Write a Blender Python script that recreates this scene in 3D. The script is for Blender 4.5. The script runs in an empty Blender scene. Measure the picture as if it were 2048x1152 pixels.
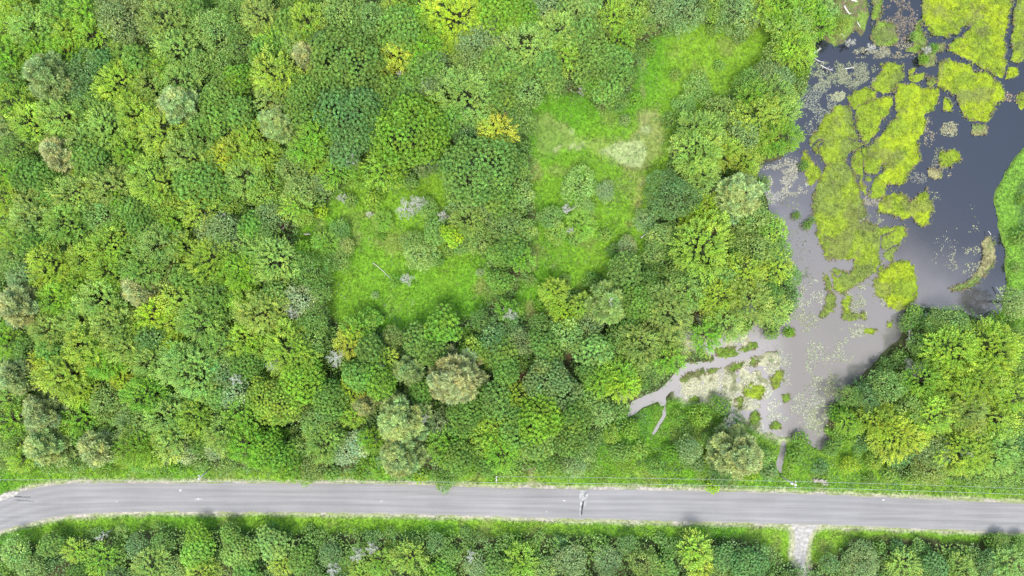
import bpy, math, random
import numpy as np
from mathutils import Vector, Matrix

random.seed(7)
rng = np.random.default_rng(7)
scene = bpy.context.scene
COL = scene.collection

# ------------------------------------------------------------------ camera, sky, sun, exposure
H = 150.0                      # camera height above the ground, looking straight down
S0 = 0.105                     # metres per photo pixel at ground level
cam_d = bpy.data.cameras.new('camera')
cam = bpy.data.objects.new('camera', cam_d)
COL.objects.link(cam)
cam.location = (0, 0, H)
cam.rotation_euler = (0, 0, 0)
cam_d.sensor_width = 36.0
cam_d.lens = 18.0 / (1024 * S0 / H)
cam_d.clip_start = 1.0
cam_d.clip_end = 6000.0
scene.camera = cam

SUN_EL, SUN_AZ = math.radians(68), math.radians(-100)      # azimuth measured from +X; light comes from the bottom of the picture
world = bpy.data.worlds.new('World')
scene.world = world
world.use_nodes = True
wn, wl = world.node_tree.nodes, world.node_tree.links
wn.clear()
w_out = wn.new('ShaderNodeOutputWorld')
w_bg = wn.new('ShaderNodeBackground')
w_bg.inputs['Strength'].default_value = 0.15
sky = wn.new('ShaderNodeTexSky')
sky.sky_type = 'NISHITA'
sky.sun_disc = False
sky.sun_elevation = SUN_EL
sky.sun_rotation = math.pi / 2 - SUN_AZ
sky.dust_density = 2.0
w_tc = wn.new('ShaderNodeTexCoord')
w_map = wn.new('ShaderNodeMapping')
w_map.inputs['Location'].default_value = (0.55, 0.30, 0.0)
w_map.inputs['Scale'].default_value = (1.0, 1.0, 1.3)
w_noise = wn.new('ShaderNodeTexNoise')
w_noise.inputs['Scale'].default_value = 1.7
w_noise.inputs['Detail'].default_value = 5.0
w_ramp = wn.new('ShaderNodeValToRGB')
w_ramp.color_ramp.elements[0].position = 0.42
w_ramp.color_ramp.elements[1].position = 0.60
w_mix = wn.new('ShaderNodeMixRGB')
w_mix.inputs['Color2'].default_value = (3.8, 3.8, 3.95, 1)
wl.new(w_tc.outputs['Generated'], w_map.inputs['Vector'])
wl.new(w_map.outputs['Vector'], w_noise.inputs['Vector'])
w_dot = wn.new('ShaderNodeVectorMath'); w_dot.operation = 'DOT_PRODUCT'; w_dot.inputs[1].default_value = (-0.6, -1.5, 0.0)
w_add = wn.new('ShaderNodeMath'); w_add.operation = 'ADD'
w_add2 = wn.new('ShaderNodeMath'); w_add2.operation = 'ADD'; w_add2.inputs[1].default_value = 0.28
wl.new(w_tc.outputs['Generated'], w_dot.inputs[0])
wl.new(w_dot.outputs['Value'], w_add.inputs[0]); wl.new(w_noise.outputs['Fac'], w_add.inputs[1])
wl.new(w_add.outputs[0], w_add2.inputs[0]); wl.new(w_add2.outputs[0], w_ramp.inputs['Fac'])
wl.new(w_ramp.outputs['Color'], w_mix.inputs['Fac'])
wl.new(sky.outputs['Color'], w_mix.inputs['Color1'])
wl.new(w_mix.outputs['Color'], w_bg.inputs['Color'])
wl.new(w_bg.outputs['Background'], w_out.inputs['Surface'])

sun_d = bpy.data.lights.new('sun', 'SUN')
sun = bpy.data.objects.new('sun', sun_d)
COL.objects.link(sun)
sun_d.energy = 1.5
sun_d.angle = math.radians(20)
sun_d.color = (1.0, 0.95, 0.86)
sdir = Vector((math.cos(SUN_EL) * math.cos(SUN_AZ), math.cos(SUN_EL) * math.sin(SUN_AZ), math.sin(SUN_EL)))
sun.rotation_euler = sdir.to_track_quat('Z', 'Y').to_euler()
sun.location = (60, -80, 120)

scene.view_settings.view_transform = 'Standard'
scene.view_settings.look = 'None'
scene.view_settings.gamma = 1.0
scene.view_settings.use_curve_mapping = False
scene.view_settings.exposure = 1.86
scene.cycles.max_bounces = 8
scene.cycles.transparent_max_bounces = 4

# ------------------------------------------------------------------ small helpers
def g2(px, py, z=0.0):
    """a place in the photo -> the point at height z that is seen there"""
    k = S0 * (H - z) / H
    return ((px - 1024) * k, -(py - 576) * k)

def gpoly(pts):
    return np.array([g2(x, y) for x, y in pts])

def pts(s):
    v = [float(a) for a in s.replace(',', ' ').split()]
    return list(zip(v[0::2], v[1::2]))

def tag(o, label=None, cat=None, group=None, kind=None):
    if label: o['label'] = label
    if cat: o['category'] = cat
    if group: o['group'] = group
    if kind: o['kind'] = kind
    return o

def link(o, parent=None):
    COL.objects.link(o)
    if parent is not None:
        o.parent = parent
    return o

def empty(name, loc, rz=0.0):
    o = bpy.data.objects.new(name, None)
    o.empty_display_size = 0.5
    o.location = loc
    o.rotation_euler = (0, 0, rz)
    return link(o)

def mesh_np(name, verts, faces, mat=None, col=None, smooth=False):
    """verts (n,3); faces (m,k) with k = 3 or 4; col (n,3)"""
    verts = np.asarray(verts, dtype=np.float32)
    faces = np.asarray(faces, dtype=np.int32)
    me = bpy.data.meshes.new(name)
    n, (m, k) = len(verts), faces.shape
    me.vertices.add(n)
    me.vertices.foreach_set('co', verts.ravel())
    me.loops.add(m * k)
    me.loops.foreach_set('vertex_index', faces.ravel())
    me.polygons.add(m)
    me.polygons.foreach_set('loop_start', np.arange(0, m * k, k, dtype=np.int32))
    me.polygons.foreach_set('loop_total', np.full(m, k, dtype=np.int32))
    me.polygons.foreach_set('use_smooth', np.full(m, smooth, dtype=bool))
    if col is not None:
        a = me.color_attributes.new('tint', 'FLOAT_COLOR', 'POINT')
        c = np.ones((n, 4), dtype=np.float32)
        c[:, :3] = col
        a.data.foreach_set('color', c.ravel())
    me.update(calc_edges=True)
    if mat is not None:
        me.materials.append(mat)
    return me

_lat = rng.random((4, 256, 256))
def vnoise(x, y, which=0):
    x = np.asarray(x); y = np.asarray(y)
    xi = np.floor(x).astype(int); yi = np.floor(y).astype(int)
    fx = x - xi; fy = y - yi
    fx = fx * fx * (3 - 2 * fx); fy = fy * fy * (3 - 2 * fy)
    L = _lat[which % 4]
    a = L[xi % 256, yi % 256]; b = L[(xi + 1) % 256, yi % 256]
    c = L[xi % 256, (yi + 1) % 256]; d = L[(xi + 1) % 256, (yi + 1) % 256]
    return (a * (1 - fx) + b * fx) * (1 - fy) + (c * (1 - fx) + d * fx) * fy

def fbm(x, y, scale, octv=4, which=0):
    """0..1 noise, feature size = scale metres"""
    r = 0; amp = 1; tot = 0; s = 1.0 / scale
    for i in range(octv):
        r = r + amp * vnoise(x * s + 17.3 * i, y * s - 9.1 * i, which + i)
        tot += amp; amp *= 0.5; s *= 2.03
    return r / tot

def sdf(poly, X, Y):
    """signed distance, negative inside"""
    X = np.asarray(X, float); Y = np.asarray(Y, float)
    d = np.full(X.shape, 1e9)
    inside = np.zeros(X.shape, bool)
    n = len(poly)
    for i in range(n):
        ax, ay = poly[i]; bx, by = poly[(i + 1) % n]
        ex, ey = bx - ax, by - ay
        wx, wy = X - ax, Y - ay
        t = np.clip((wx * ex + wy * ey) / (ex * ex + ey * ey + 1e-12), 0, 1)
        d = np.minimum(d, (wx - ex * t) ** 2 + (wy - ey * t) ** 2)
        cond = ((ay <= Y) & (by > Y)) | ((by <= Y) & (ay > Y))
        with np.errstate(divide='ignore', invalid='ignore'):
            xx = ax + (Y - ay) / (by - ay if by != ay else 1e-9) * ex
        inside ^= cond & (X < xx)
    d = np.sqrt(d)
    return np.where(inside, -d, d)

def sstep(a, b, x):
    t = np.clip((x - a) / (b - a), 0, 1)
    return t * t * (3 - 2 * t)

def lerp(a, b, t):
    return a + (b - a) * t[..., None]

# ------------------------------------------------------------------ materials
def new_mat(name):
    m = bpy.data.materials.new(name)
    m.use_nodes = True
    m.node_tree.nodes.clear()
    return m, m.node_tree.nodes, m.node_tree.links

def leaf_material(name, use_object=True, transl=0.42, gloss=0.035):
    m, n, l = new_mat(name)
    out = n.new('ShaderNodeOutputMaterial')
    att = n.new('ShaderNodeAttribute'); att.attribute_name = 'tint'
    col = att.outputs['Color']
    if use_object:
        oi = n.new('ShaderNodeObjectInfo')
        mul = n.new('ShaderNodeMixRGB'); mul.blend_type = 'MULTIPLY'; mul.inputs['Fac'].default_value = 1
        l.new(oi.outputs['Color'], mul.inputs['Color1'])
        l.new(att.outputs['Color'], mul.inputs['Color2'])
        col = mul.outputs['Color']
    dif = n.new('ShaderNodeBsdfDiffuse')
    tr = n.new('ShaderNodeBsdfTranslucent')
    gl = n.new('ShaderNodeBsdfGlossy'); gl.inputs['Roughness'].default_value = 0.45
    gl.inputs['Color'].default_value = (0.8, 0.85, 0.8, 1)
    hs = n.new('ShaderNodeHueSaturation'); hs.inputs['Saturation'].default_value = 1.15; hs.inputs['Value'].default_value = 1.2
    l.new(col, dif.inputs['Color']); l.new(col, hs.inputs['Color']); l.new(hs.outputs['Color'], tr.inputs['Color'])
    m1 = n.new('ShaderNodeMixShader'); m1.inputs['Fac'].default_value = transl
    m2 = n.new('ShaderNodeMixShader'); m2.inputs['Fac'].default_value = gloss
    l.new(dif.outputs[0], m1.inputs[1]); l.new(tr.outputs[0], m1.inputs[2])
    l.new(m1.outputs[0], m2.inputs[1]); l.new(gl.outputs[0], m2.inputs[2])
    l.new(m2.outputs[0], out.inputs['Surface'])
    return m

def plain_material(name, color, rough=0.9, noise=None, bump=0.0, attr=False, nscale=3.0, spec=0.3):
    m, n, l = new_mat(name)
    out = n.new('ShaderNodeOutputMaterial')
    p = n.new('ShaderNodeBsdfPrincipled')
    p.inputs['Roughness'].default_value = rough
    p.inputs['Specular IOR Level'].default_value = spec
    l.new(p.outputs[0], out.inputs['Surface'])
    tc = n.new('ShaderNodeTexCoord')
    nz = n.new('ShaderNodeTexNoise'); nz.inputs['Scale'].default_value = nscale; nz.inputs['Detail'].default_value = 8
    l.new(tc.outputs['Object'], nz.inputs['Vector'])
    base = None
    if attr:
        a = n.new('ShaderNodeAttribute'); a.attribute_name = 'tint'; base = a.outputs['Color']
    mix = n.new('ShaderNodeMixRGB'); mix.blend_type = 'MULTIPLY'; mix.inputs['Fac'].default_value = 1
    if base: l.new(base, mix.inputs['Color1'])
    else: mix.inputs['Color1'].default_value = (*color, 1)
    rp = n.new('ShaderNodeMapRange')
    lo, hi = noise if noise else (0.8, 1.2)
    rp.inputs['From Min'].default_value = 0.3; rp.inputs['From Max'].default_value = 0.7
    rp.inputs['To Min'].default_value = lo; rp.inputs['To Max'].default_value = hi
    l.new(nz.outputs['Fac'], rp.inputs['Value'])
    l.new(rp.outputs['Result'], mix.inputs['Color2'])
    l.new(mix.outputs['Color'], p.inputs['Base Color'])
    if bump:
        b = n.new('ShaderNodeBump'); b.inputs['Strength'].default_value = bump; b.inputs['Distance'].default_value = 0.1
        l.new(nz.outputs['Fac'], b.inputs['Height']); l.new(b.outputs['Normal'], p.inputs['Normal'])
    return m

M_leaf = leaf_material('tree_leaves', True)
M_under = leaf_material('ground_leaves', False, 0.3, 0.05)
M_bark = plain_material('bark', (0.060, 0.052, 0.036), 0.9, (0.6, 1.4), 0.5, nscale=6)
M_dead = plain_material('bleached_wood', (0.36, 0.37, 0.32), 0.8, (0.7, 1.25), 0.3, nscale=5)
M_log = plain_material('bleached_log', (0.48, 0.46, 0.43), 0.8, (0.7, 1.2), 0.3, nscale=5)
M_ground = plain_material('earth_and_turf', (1, 1, 1), 0.95, (0.68, 1.36), 0.6, attr=True, nscale=1.6, spec=0.1)
M_mat = plain_material('sedge_mat', (1, 1, 1), 0.95, (0.7, 1.3), 0.8, attr=True, nscale=3.5, spec=0.1)
M_stone = plain_material('pale_stone', (0.30, 0.27, 0.24), 0.9, (0.7, 1.2), 0.4, nscale=3)
M_pole = plain_material('weathered_pole', (0.42, 0.40, 0.37), 0.8, (0.8, 1.2), 0.2, nscale=8)
M_white = plain_material('porcelain_white', (0.75, 0.76, 0.76), 0.4, (0.95, 1.05))
M_wire = plain_material('aluminium_cable', (0.30, 0.34, 0.30), 0.5, (0.9, 1.1))

# ------------------------------------------------------------------ outlines of the place (traced at ground level)
ROAD_N = pts("-260 1130 -190 1085 -120 1046 -60 1020 0 999 40 983 100 970 150 966 230 965 300 966 512 966 700 967 870 971 1024 976 1150 978 1300 980 1536 985 1700 991 1800 996 2048 1006 2200 1013 2400 1024")
ROAD_S = pts("-200 1195 -140 1145 -90 1106 -50 1084 0 1064 40 1051 100 1037 150 1030 250 1024 300 1023 512 1024 700 1026 870 1030 1024 1034 1150 1038 1300 1041 1536 1047 1700 1052 1800 1056 2048 1065 2200 1072 2400 1084")
road_poly = gpoly(ROAD_N + ROAD_S[::-1])
DRIVE = pts("1560 1046 1580 1052 1587 1064 1588 1085 1584 1108 1590 1124 1600 1140 1604 1170 1600 1230 1590 1300 1612 1300 1620 1230 1622 1170 1616 1140 1613 1124 1616 1100 1621 1075 1627 1062 1640 1054 1660 1048")
drive_poly = gpoly(DRIVE)
WET = pts("""1740 -90 1736 0 1744 30 1736 62 1724 84 1712 62 1692 88 1670 98 1650 86 1640 74 1632 108 1624 150 1612 182
 1592 222 1584 256 1588 298 1560 322 1506 326 1522 352 1536 390 1546 430 1566 468 1574 500 1576 540 1590 562 1600 592
 1590 624 1572 652 1552 668 1530 656 1514 640 1500 668 1518 690 1512 703 1480 711 1450 717 1434 717 1424 694 1404 692 1426 722 1400 727 1374 728 1352 748 1336 768
 1318 784 1296 792 1266 805 1258 832 1270 826 1284 814 1318 800 1324 810 1331 806 1328 796 1342 780 1356 764 1370 748 1384 740 1404 740 1440 734 1466 722 1496 716
 1530 700 1556 696 1572 712 1574 740 1560 770 1545 800 1530 826 1540 856 1562 872 1592 872 1620 884 1642 898 1656 882 1642 856 1660 832 1662 806
 1680 792 1696 768 1722 746 1744 722 1772 700 1792 678 1808 656 1808 622 1830 606 1870 616 1930 616 1962 636
 1996 652 2002 610 2010 560 2006 500 1992 444 1986 396 2004 346 2048 286 2130 226 2130 -90""")
wet_poly = gpoly(WET)
STREAM2 = gpoly(pts("1324 796 1330 796 1332 815 1334 832 1326 845 1316 862 1308 872 1303 870 1312 852 1324 832 1327 815"))
STREAM3 = gpoly(pts("1672 800 1686 802 1704 820 1716 842 1722 864 1712 858 1704 838 1690 818"))
STREAM4 = gpoly(pts("1566 886 1572 884 1570 910 1564 934 1568 950 1560 946 1556 928 1562 906"))
wets = [wet_poly, STREAM2, STREAM3, STREAM4]
MEADOWS = [gpoly(pts("""640 410 690 372 740 368 800 372 860 342 905 330 900 420 880 470 930 480 975 520 990 575 980 612 940 640 880 652 800 668 700 660 652 630 648 560 600 520 585 470 620 440""")),
           gpoly(pts("""1058 215 1100 182 1160 190 1205 220 1260 176 1276 120 1300 80 1360 42 1450 48 1540 50 1575 80 1560 140 1500 160 1420 230 1362 250 1345 300 1330 350 1300 410
 1300 470 1270 540 1180 580 1110 590 1090 650 1040 645 1028 590 1050 540 1068 430 1056 330"""))]
VERGE = gpoly(pts("-300 1000 -60 960 60 925 200 928 420 935 700 942 1024 945 1180 940 1200 860 1250 820 1400 790 1540 850 1700 860 1740 900 1800 950 1900 960 2200 985 2400 1000 2400 1110 2200 1100 1960 1075 1960 1070 1700 1075 1660 1120 1560 1125 1540 1100 1480 1078 1024 1072 700 1066 300 1062 100 1076 0 1100 -140 1190 -300 1260"))
BANK = gpoly(pts("2130 226 2048 286 2004 346 1986 396 1992 444 2006 500 2010 560 2002 610 1994 655 2060 665 2300 640 2300 200"))
FLAT = gpoly(pts("1340 770 1372 750 1400 742 1460 728 1530 702 1575 712 1574 745 1555 790 1540 830 1560 872 1600 880 1560 886 1510 868 1470 840 1420 812 1370 806 1346 792"))
FLAT2 = gpoly(pts("1360 660 1400 660 1440 670 1500 650 1520 690 1480 712 1430 716 1400 700 1370 720 1355 690"))
LAWN = gpoly(pts('1470 1048 1582 1052 1588 1110 1560 1112 1540 1085 1470 1070'))
LAWN2 = gpoly(pts('1625 1052 1965 1062 1955 1085 1850 1078 1700 1074 1660 1090 1625 1125'))
MARSH_NW = gpoly(pts("1690 -90 1740 -90 1740 60 1724 84 1700 90 1660 100 1636 120 1628 90 1650 60 1670 20"))
BROWN = gpoly(pts("1062 225 1092 228 1130 250 1165 278 1210 285 1262 282 1276 255 1278 225 1305 218 1336 232 1332 270 1318 312 1290 338 1262 336 1225 322 1190 310 1150 296 1118 310 1085 312 1066 290"))
PALE = gpoly(pts("1195 302 1222 290 1250 282 1285 284 1296 308 1280 334 1256 330 1225 316"))
PALES = [PALE] + [gpoly(pts(q)) for q in ('1104 300 1122 286 1126 292 1110 306', '1134 296 1148 284 1152 290 1140 300', '1150 298 1166 284 1172 292 1160 302', '1280 256 1296 250 1302 262 1288 268', '1138 264 1146 258 1148 266')]
SOIL = [(215, 95, 14), (1066, 112, 11), (1094, 34, 13), (1042, 752, 17), (1055, 700, 12), (1165, 680, 10), (1140, 710, 10), (1400, 630, 14), (1440, 598, 12), (560, 450, 14), (1420, 456, 16)]

def near_min(polys, X, Y):
    d = sdf(polys[0], X, Y)
    for p in polys[1:]:
        d = np.minimum(d, sdf(p, X, Y))
    return d

WATER_Z = -0.35
def ground_fields(X, Y):
    """height and colour of the terrain"""
    jit = (fbm(X, Y, 2.6, 4, 1) - 0.5) * 2.6
    dw = np.minimum(sdf(wet_poly, X, Y), near_min(wets[1:], X, Y) + 0.35)
    dwj = dw + jit * (0.12 + 0.43 * sstep(g2(1500, 0)[0], g2(1580, 0)[0], X))
    z = (fbm(X, Y, 14, 4, 2) - 0.5) * 0.5
    droad = np.minimum(sdf(road_poly, X, Y), sdf(drive_poly, X, Y))
    z = z * sstep(0.8, 5.0, droad) - 0.03
    z = z * sstep(0.5, 4, dw)
    dflat = np.minimum(sdf(FLAT, X, Y), sdf(FLAT2, X, Y)) + jit * 0.6
    fl = sstep(0.8, -0.8, dflat)
    z = z * (1 - fl) + fl * (WATER_Z + 0.03 + (fbm(X, Y, 1.9, 4, 3) - 0.50) * 0.50)
    wet = sstep(0.6, -0.5, dwj - 0.25 + 0.18 * sstep(g2(1560, 0)[0], g2(1500, 0)[0], X))
    z = z * (1 - wet) + wet * -1.1
    # road sits on a slight bench; shoulder dips away
    F = fbm(X, Y, 5, 4, 0); F2 = fbm(X, Y, 1.2, 3, 3); F3 = fbm(X, Y, 22, 3, 2)
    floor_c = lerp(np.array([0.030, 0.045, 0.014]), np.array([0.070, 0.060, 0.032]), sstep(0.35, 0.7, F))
    grass = lerp(np.array([0.075, 0.190, 0.013]), np.array([0.120, 0.225, 0.018]), sstep(0.3, 0.7, F3))
    grass = lerp(grass, np.array([0.14, 0.155, 0.05]), 0.55 * sstep(0.55, 0.78, F))
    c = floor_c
    jm = jit * 0.8
    dm = near_min(MEADOWS + [VERGE, BANK, LAWN, LAWN2], X, Y)
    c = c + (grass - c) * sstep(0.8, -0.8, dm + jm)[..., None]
    db = sdf(BANK, X, Y)
    bank_c = lerp(np.array([0.105, 0.215, 0.026]), np.array([0.070, 0.145, 0.030]), sstep(-3.5, -6.0, db + jm))
    c = c + (bank_c - c) * sstep(0.5, -0.5, db)[..., None]
    br = sstep(1.1, -1.1, sdf(BROWN, X, Y) + jm * 1.5) * (0.7 + 0.3 * sstep(0.35, 0.6, F))
    brown_c = lerp(np.array([0.125, 0.130, 0.050]), np.array([0.180, 0.170, 0.080]), F2)
    c = c + (brown_c - c) * (br * (0.55 + 0.3 * sstep(g2(1180, 0)[0], g2(1280, 0)[0], X)))[..., None]
    pa = sstep(0.35, -0.35, near_min(PALES, X, Y) + jm * 0.6)
    c = c + (np.array([0.205, 0.255, 0.108]) * (0.85 + 0.3 * F2[..., None]) - c) * (pa * 0.95)[..., None]
    flat_c = lerp(np.array([0.27, 0.27, 0.18]), np.array([0.13, 0.14, 0.075]), sstep(0.42, 0.66, F2))
    c = c + (flat_c - c) * fl[..., None]
    mn = sstep(0.8, -0.8, sdf(MARSH_NW, X, Y) + jm)
    c = c + (lerp(np.array([0.12, 0.19, 0.035]), np.array([0.12, 0.10, 0.06]), sstep(0.45, 0.65, F2)) - c) * (mn * 0.9)[..., None]
    for sx, sy, sr in SOIL:
        gx, gy = g2(sx, sy)
        d = np.hypot(X - gx, Y - gy)
        c = c + (np.array([0.12, 0.075, 0.045]) * (0.7 + 0.6 * F2[..., None]) - c) * sstep(sr * S0 * 1.3, sr * S0 * 0.6, d)[..., None]
    # worn tracks through the grass
    for line, wdt, colr in TRACKS:
        d = np.full(X.shape, 1e9)
        for (a, b) in zip(line[:-1], line[1:]):
            ax, ay = g2(*a); bx, by = g2(*b)
            t = np.clip(((X - ax) * (bx - ax) + (Y - ay) * (by - ay)) / ((bx - ax) ** 2 + (by - ay) ** 2), 0, 1)
            d = np.minimum(d, np.hypot(X - ax - t * (bx - ax), Y - ay - t * (by - ay)))
        c = c + (np.array(colr) - c) * (0.5 * sstep(0.36, 0.6, F) * sstep(wdt, wdt * 0.2, d + jit * 0.5))[..., None]
    # gravelly soil beside the road and drive
    gr = sstep(1.3, 0.2, droad + jit * 0.45)
    c = c + (np.array([0.30, 0.27, 0.22]) * (0.8 + 0.4 * F2[..., None]) - c) * (gr * 0.75)[..., None]
    shore = sstep(1.4, 0.1, dw) * (1 - fl)
    c = c + (np.array([0.05, 0.055, 0.025]) - c) * (0.5 * shore)[..., None]
    return z, c

TRACKS = [(pts("1062 300 1072 360 1066 430 1068 500 1058 560 1060 640"), 1.9, (0.20, 0.18, 0.08)),
          (pts("1300 330 1282 370 1274 420 1260 450"), 1.3, (0.19, 0.17, 0.07)),
          (pts("1060 900 1062 940 1064 975"), 1.1, (0.24, 0.22, 0.12)),
          (pts("960 560 950 590 930 610"), 1.4, (0.15, 0.16, 0.05)),
          (pts("700 440 740 425 780 380"), 1.2, (0.12, 0.15, 0.04)),
          (pts("1290 90 1284 150 1286 200"), 1.0, (0.18, 0.19, 0.08))]

def is_inside(polys, X, Y, grow=0.0):
    return near_min(polys, X, Y) < grow

# ------------------------------------------------------------------ terrain: one sheet out to the horizon
def axis(lim, step):
    core = np.arange(-lim, lim + step, step)
    out = [lim + step]; d = 1.5
    while out[-1] < 2500:
        out.append(out[-1] + d); d *= 1.5
    out = np.array(out)
    return np.concatenate([-out[::-1], core, out])
ax_x, ax_y = axis(124, 0.42), axis(76, 0.42)
GX, GY = np.meshgrid(ax_x, ax_y)
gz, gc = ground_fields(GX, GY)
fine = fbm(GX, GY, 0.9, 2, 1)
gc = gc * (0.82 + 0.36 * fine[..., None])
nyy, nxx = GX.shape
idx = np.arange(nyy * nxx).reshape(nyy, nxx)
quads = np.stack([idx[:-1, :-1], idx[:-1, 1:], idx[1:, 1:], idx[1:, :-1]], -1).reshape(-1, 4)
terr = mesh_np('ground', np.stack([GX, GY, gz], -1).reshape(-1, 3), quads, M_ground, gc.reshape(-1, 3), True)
o = link(bpy.data.objects.new('ground', terr)); tag(o, kind='structure')

# ------------------------------------------------------------------ pond water
def water_material():
    m, n, l = new_mat('pond_water')
    out = n.new('ShaderNodeOutputMaterial')
    tc = n.new('ShaderNodeTexCoord')
    nz = n.new('ShaderNodeTexNoise'); nz.inputs['Scale'].default_value = 0.035; nz.inputs['Detail'].default_value = 4
    l.new(tc.outputs['Object'], nz.inputs['Vector'])
    att = n.new('ShaderNodeAttribute'); att.attribute_name = 'tint'  # murky water colour with the painted sky reflection in it
    water_tone = n.new('ShaderNodeMixRGB'); water_tone.blend_type = 'MULTIPLY'; water_tone.inputs['Fac'].default_value = 1
    mr = n.new('ShaderNodeMapRange'); mr.inputs['From Min'].default_value = 0.35; mr.inputs['From Max'].default_value = 0.65
    mr.inputs['To Min'].default_value = 0.9; mr.inputs['To Max'].default_value = 1.1
    l.new(nz.outputs['Fac'], mr.inputs['Value'])
    l.new(att.outputs['Color'], water_tone.inputs['Color1']); l.new(mr.outputs['Result'], water_tone.inputs['Color2'])
    dif = n.new('ShaderNodeBsdfDiffuse'); l.new(water_tone.outputs['Color'], dif.inputs['Color'])
    gl = n.new('ShaderNodeBsdfGlossy'); gl.inputs['Roughness'].default_value = 0.05
    gl.inputs['Color'].default_value = (1.0, 0.95, 0.84, 1)
    rip = n.new('ShaderNodeTexNoise'); rip.inputs['Scale'].default_value = 2.2; rip.inputs['Detail'].default_value = 4
    mp = n.new('ShaderNodeMapping'); mp.inputs['Scale'].default_value = (1.0, 2.3, 1.0); mp.inputs['Rotation'].default_value = (0, 0, math.radians(28))
    l.new(tc.outputs['Object'], mp.inputs['Vector']); l.new(mp.outputs['Vector'], rip.inputs['Vector'])
    b = n.new('ShaderNodeBump'); b.inputs['Strength'].default_value = 0.3; b.inputs['Distance'].default_value = 0.035
    l.new(rip.outputs['Fac'], b.inputs['Height']); l.new(b.outputs['Normal'], gl.inputs['Normal'])
    mx = n.new('ShaderNodeMixShader'); mx.inputs['Fac'].default_value = 0.105
    l.new(dif.outputs[0], mx.inputs[1]); l.new(gl.outputs[0], mx.inputs[2])
    l.new(mx.outputs[0], out.inputs['Surface'])
    return m
M_water = water_material()
wx = np.arange(20, 128, 0.8); wy = np.arange(-52, 72, 0.8)
WX, WY = np.meshgrid(wx, wy)
# cloud and sky reflection painted into the murky water colour: pale south-west, dark north-east
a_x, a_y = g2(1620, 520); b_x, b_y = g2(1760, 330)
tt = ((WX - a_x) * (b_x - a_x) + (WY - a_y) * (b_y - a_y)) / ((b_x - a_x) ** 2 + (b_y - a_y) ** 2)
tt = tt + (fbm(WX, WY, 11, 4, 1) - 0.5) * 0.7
stream_sheen_w = sstep(g2(1590, 0)[0], g2(1530, 0)[0], WX) * sstep(g2(0, 640)[1], g2(0, 690)[1], WY)
sky_tint = lerp(np.array([0.096, 0.091, 0.092]), np.array([0.006, 0.006, 0.009]), sstep(0.1, 0.95, tt))
sky_tint = sky_tint + (np.array([0.165, 0.158, 0.168]) - sky_tint) * stream_sheen_w[..., None]  # narrow stream painted paler still, standing in for reflected sky
wi = np.arange(WX.size).reshape(WX.shape)
wq = np.stack([wi[:-1, :-1], wi[:-1, 1:], wi[1:, 1:], wi[1:, :-1]], -1).reshape(-1, 4)
wm = mesh_np('pond_water', np.stack([WX, WY, np.full(WX.shape, WATER_Z)], -1).reshape(-1, 3), wq, M_water, sky_tint.reshape(-1, 3), True)
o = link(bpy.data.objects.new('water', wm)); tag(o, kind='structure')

# ------------------------------------------------------------------ road, shoulders, driveway
def asphalt_material():
    m, n, l = new_mat('worn_asphalt')
    out = n.new('ShaderNodeOutputMaterial'); p = n.new('ShaderNodeBsdfPrincipled')
    p.inputs['Roughness'].default_value = 0.85; p.inputs['Specular IOR Level'].default_value = 0.25
    l.new(p.outputs[0], out.inputs['Surface'])
    att = n.new('ShaderNodeAttribute'); att.attribute_name = 'tint'
    tc = n.new('ShaderNodeTexCoord')
    mp = n.new('ShaderNodeMapping'); mp.inputs['Scale'].default_value = (0.05, 1.6, 1); mp.inputs['Rotation'].default_value = (0, 0, math.radians(-1.3))
    nz = n.new('ShaderNodeTexNoise'); nz.inputs['Scale'].default_value = 1.4; nz.inputs['Detail'].default_value = 6
    l.new(tc.outputs['Object'], mp.inputs['Vector']); l.new(mp.outputs['Vector'], nz.inputs['Vector'])
    n2 = n.new('ShaderNodeTexNoise'); n2.inputs['Scale'].default_value = 9; n2.inputs['Detail'].default_value = 8
    l.new(tc.outputs['Object'], n2.inputs['Vector'])
    n3 = n.new('ShaderNodeTexNoise'); n3.inputs['Scale'].default_value = 0.12; n3.inputs['Detail'].default_value = 3
    l.new(tc.outputs['Object'], n3.inputs['Vector'])
    cur = att.outputs['Color']
    for src, lo, hi in ((nz, 0.90, 1.10), (n2, 0.9, 1.1), (n3, 0.93, 1.07)):
        r = n.new('ShaderNodeMapRange'); r.inputs['From Min'].default_value = 0.32; r.inputs['From Max'].default_value = 0.68
        r.inputs['To Min'].default_value = lo; r.inputs['To Max'].default_value = hi
        l.new(src.outputs['Fac'], r.inputs['Value'])
        mx = n.new('ShaderNodeMixRGB'); mx.blend_type = 'MULTIPLY'; mx.inputs['Fac'].default_value = 1
        l.new(cur, mx.inputs['Color1']); l.new(r.outputs['Result'], mx.inputs['Color2']); cur = mx.outputs['Color']
    l.new(cur, p.inputs['Base Color'])
    return m
M_asphalt = asphalt_material()

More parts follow.
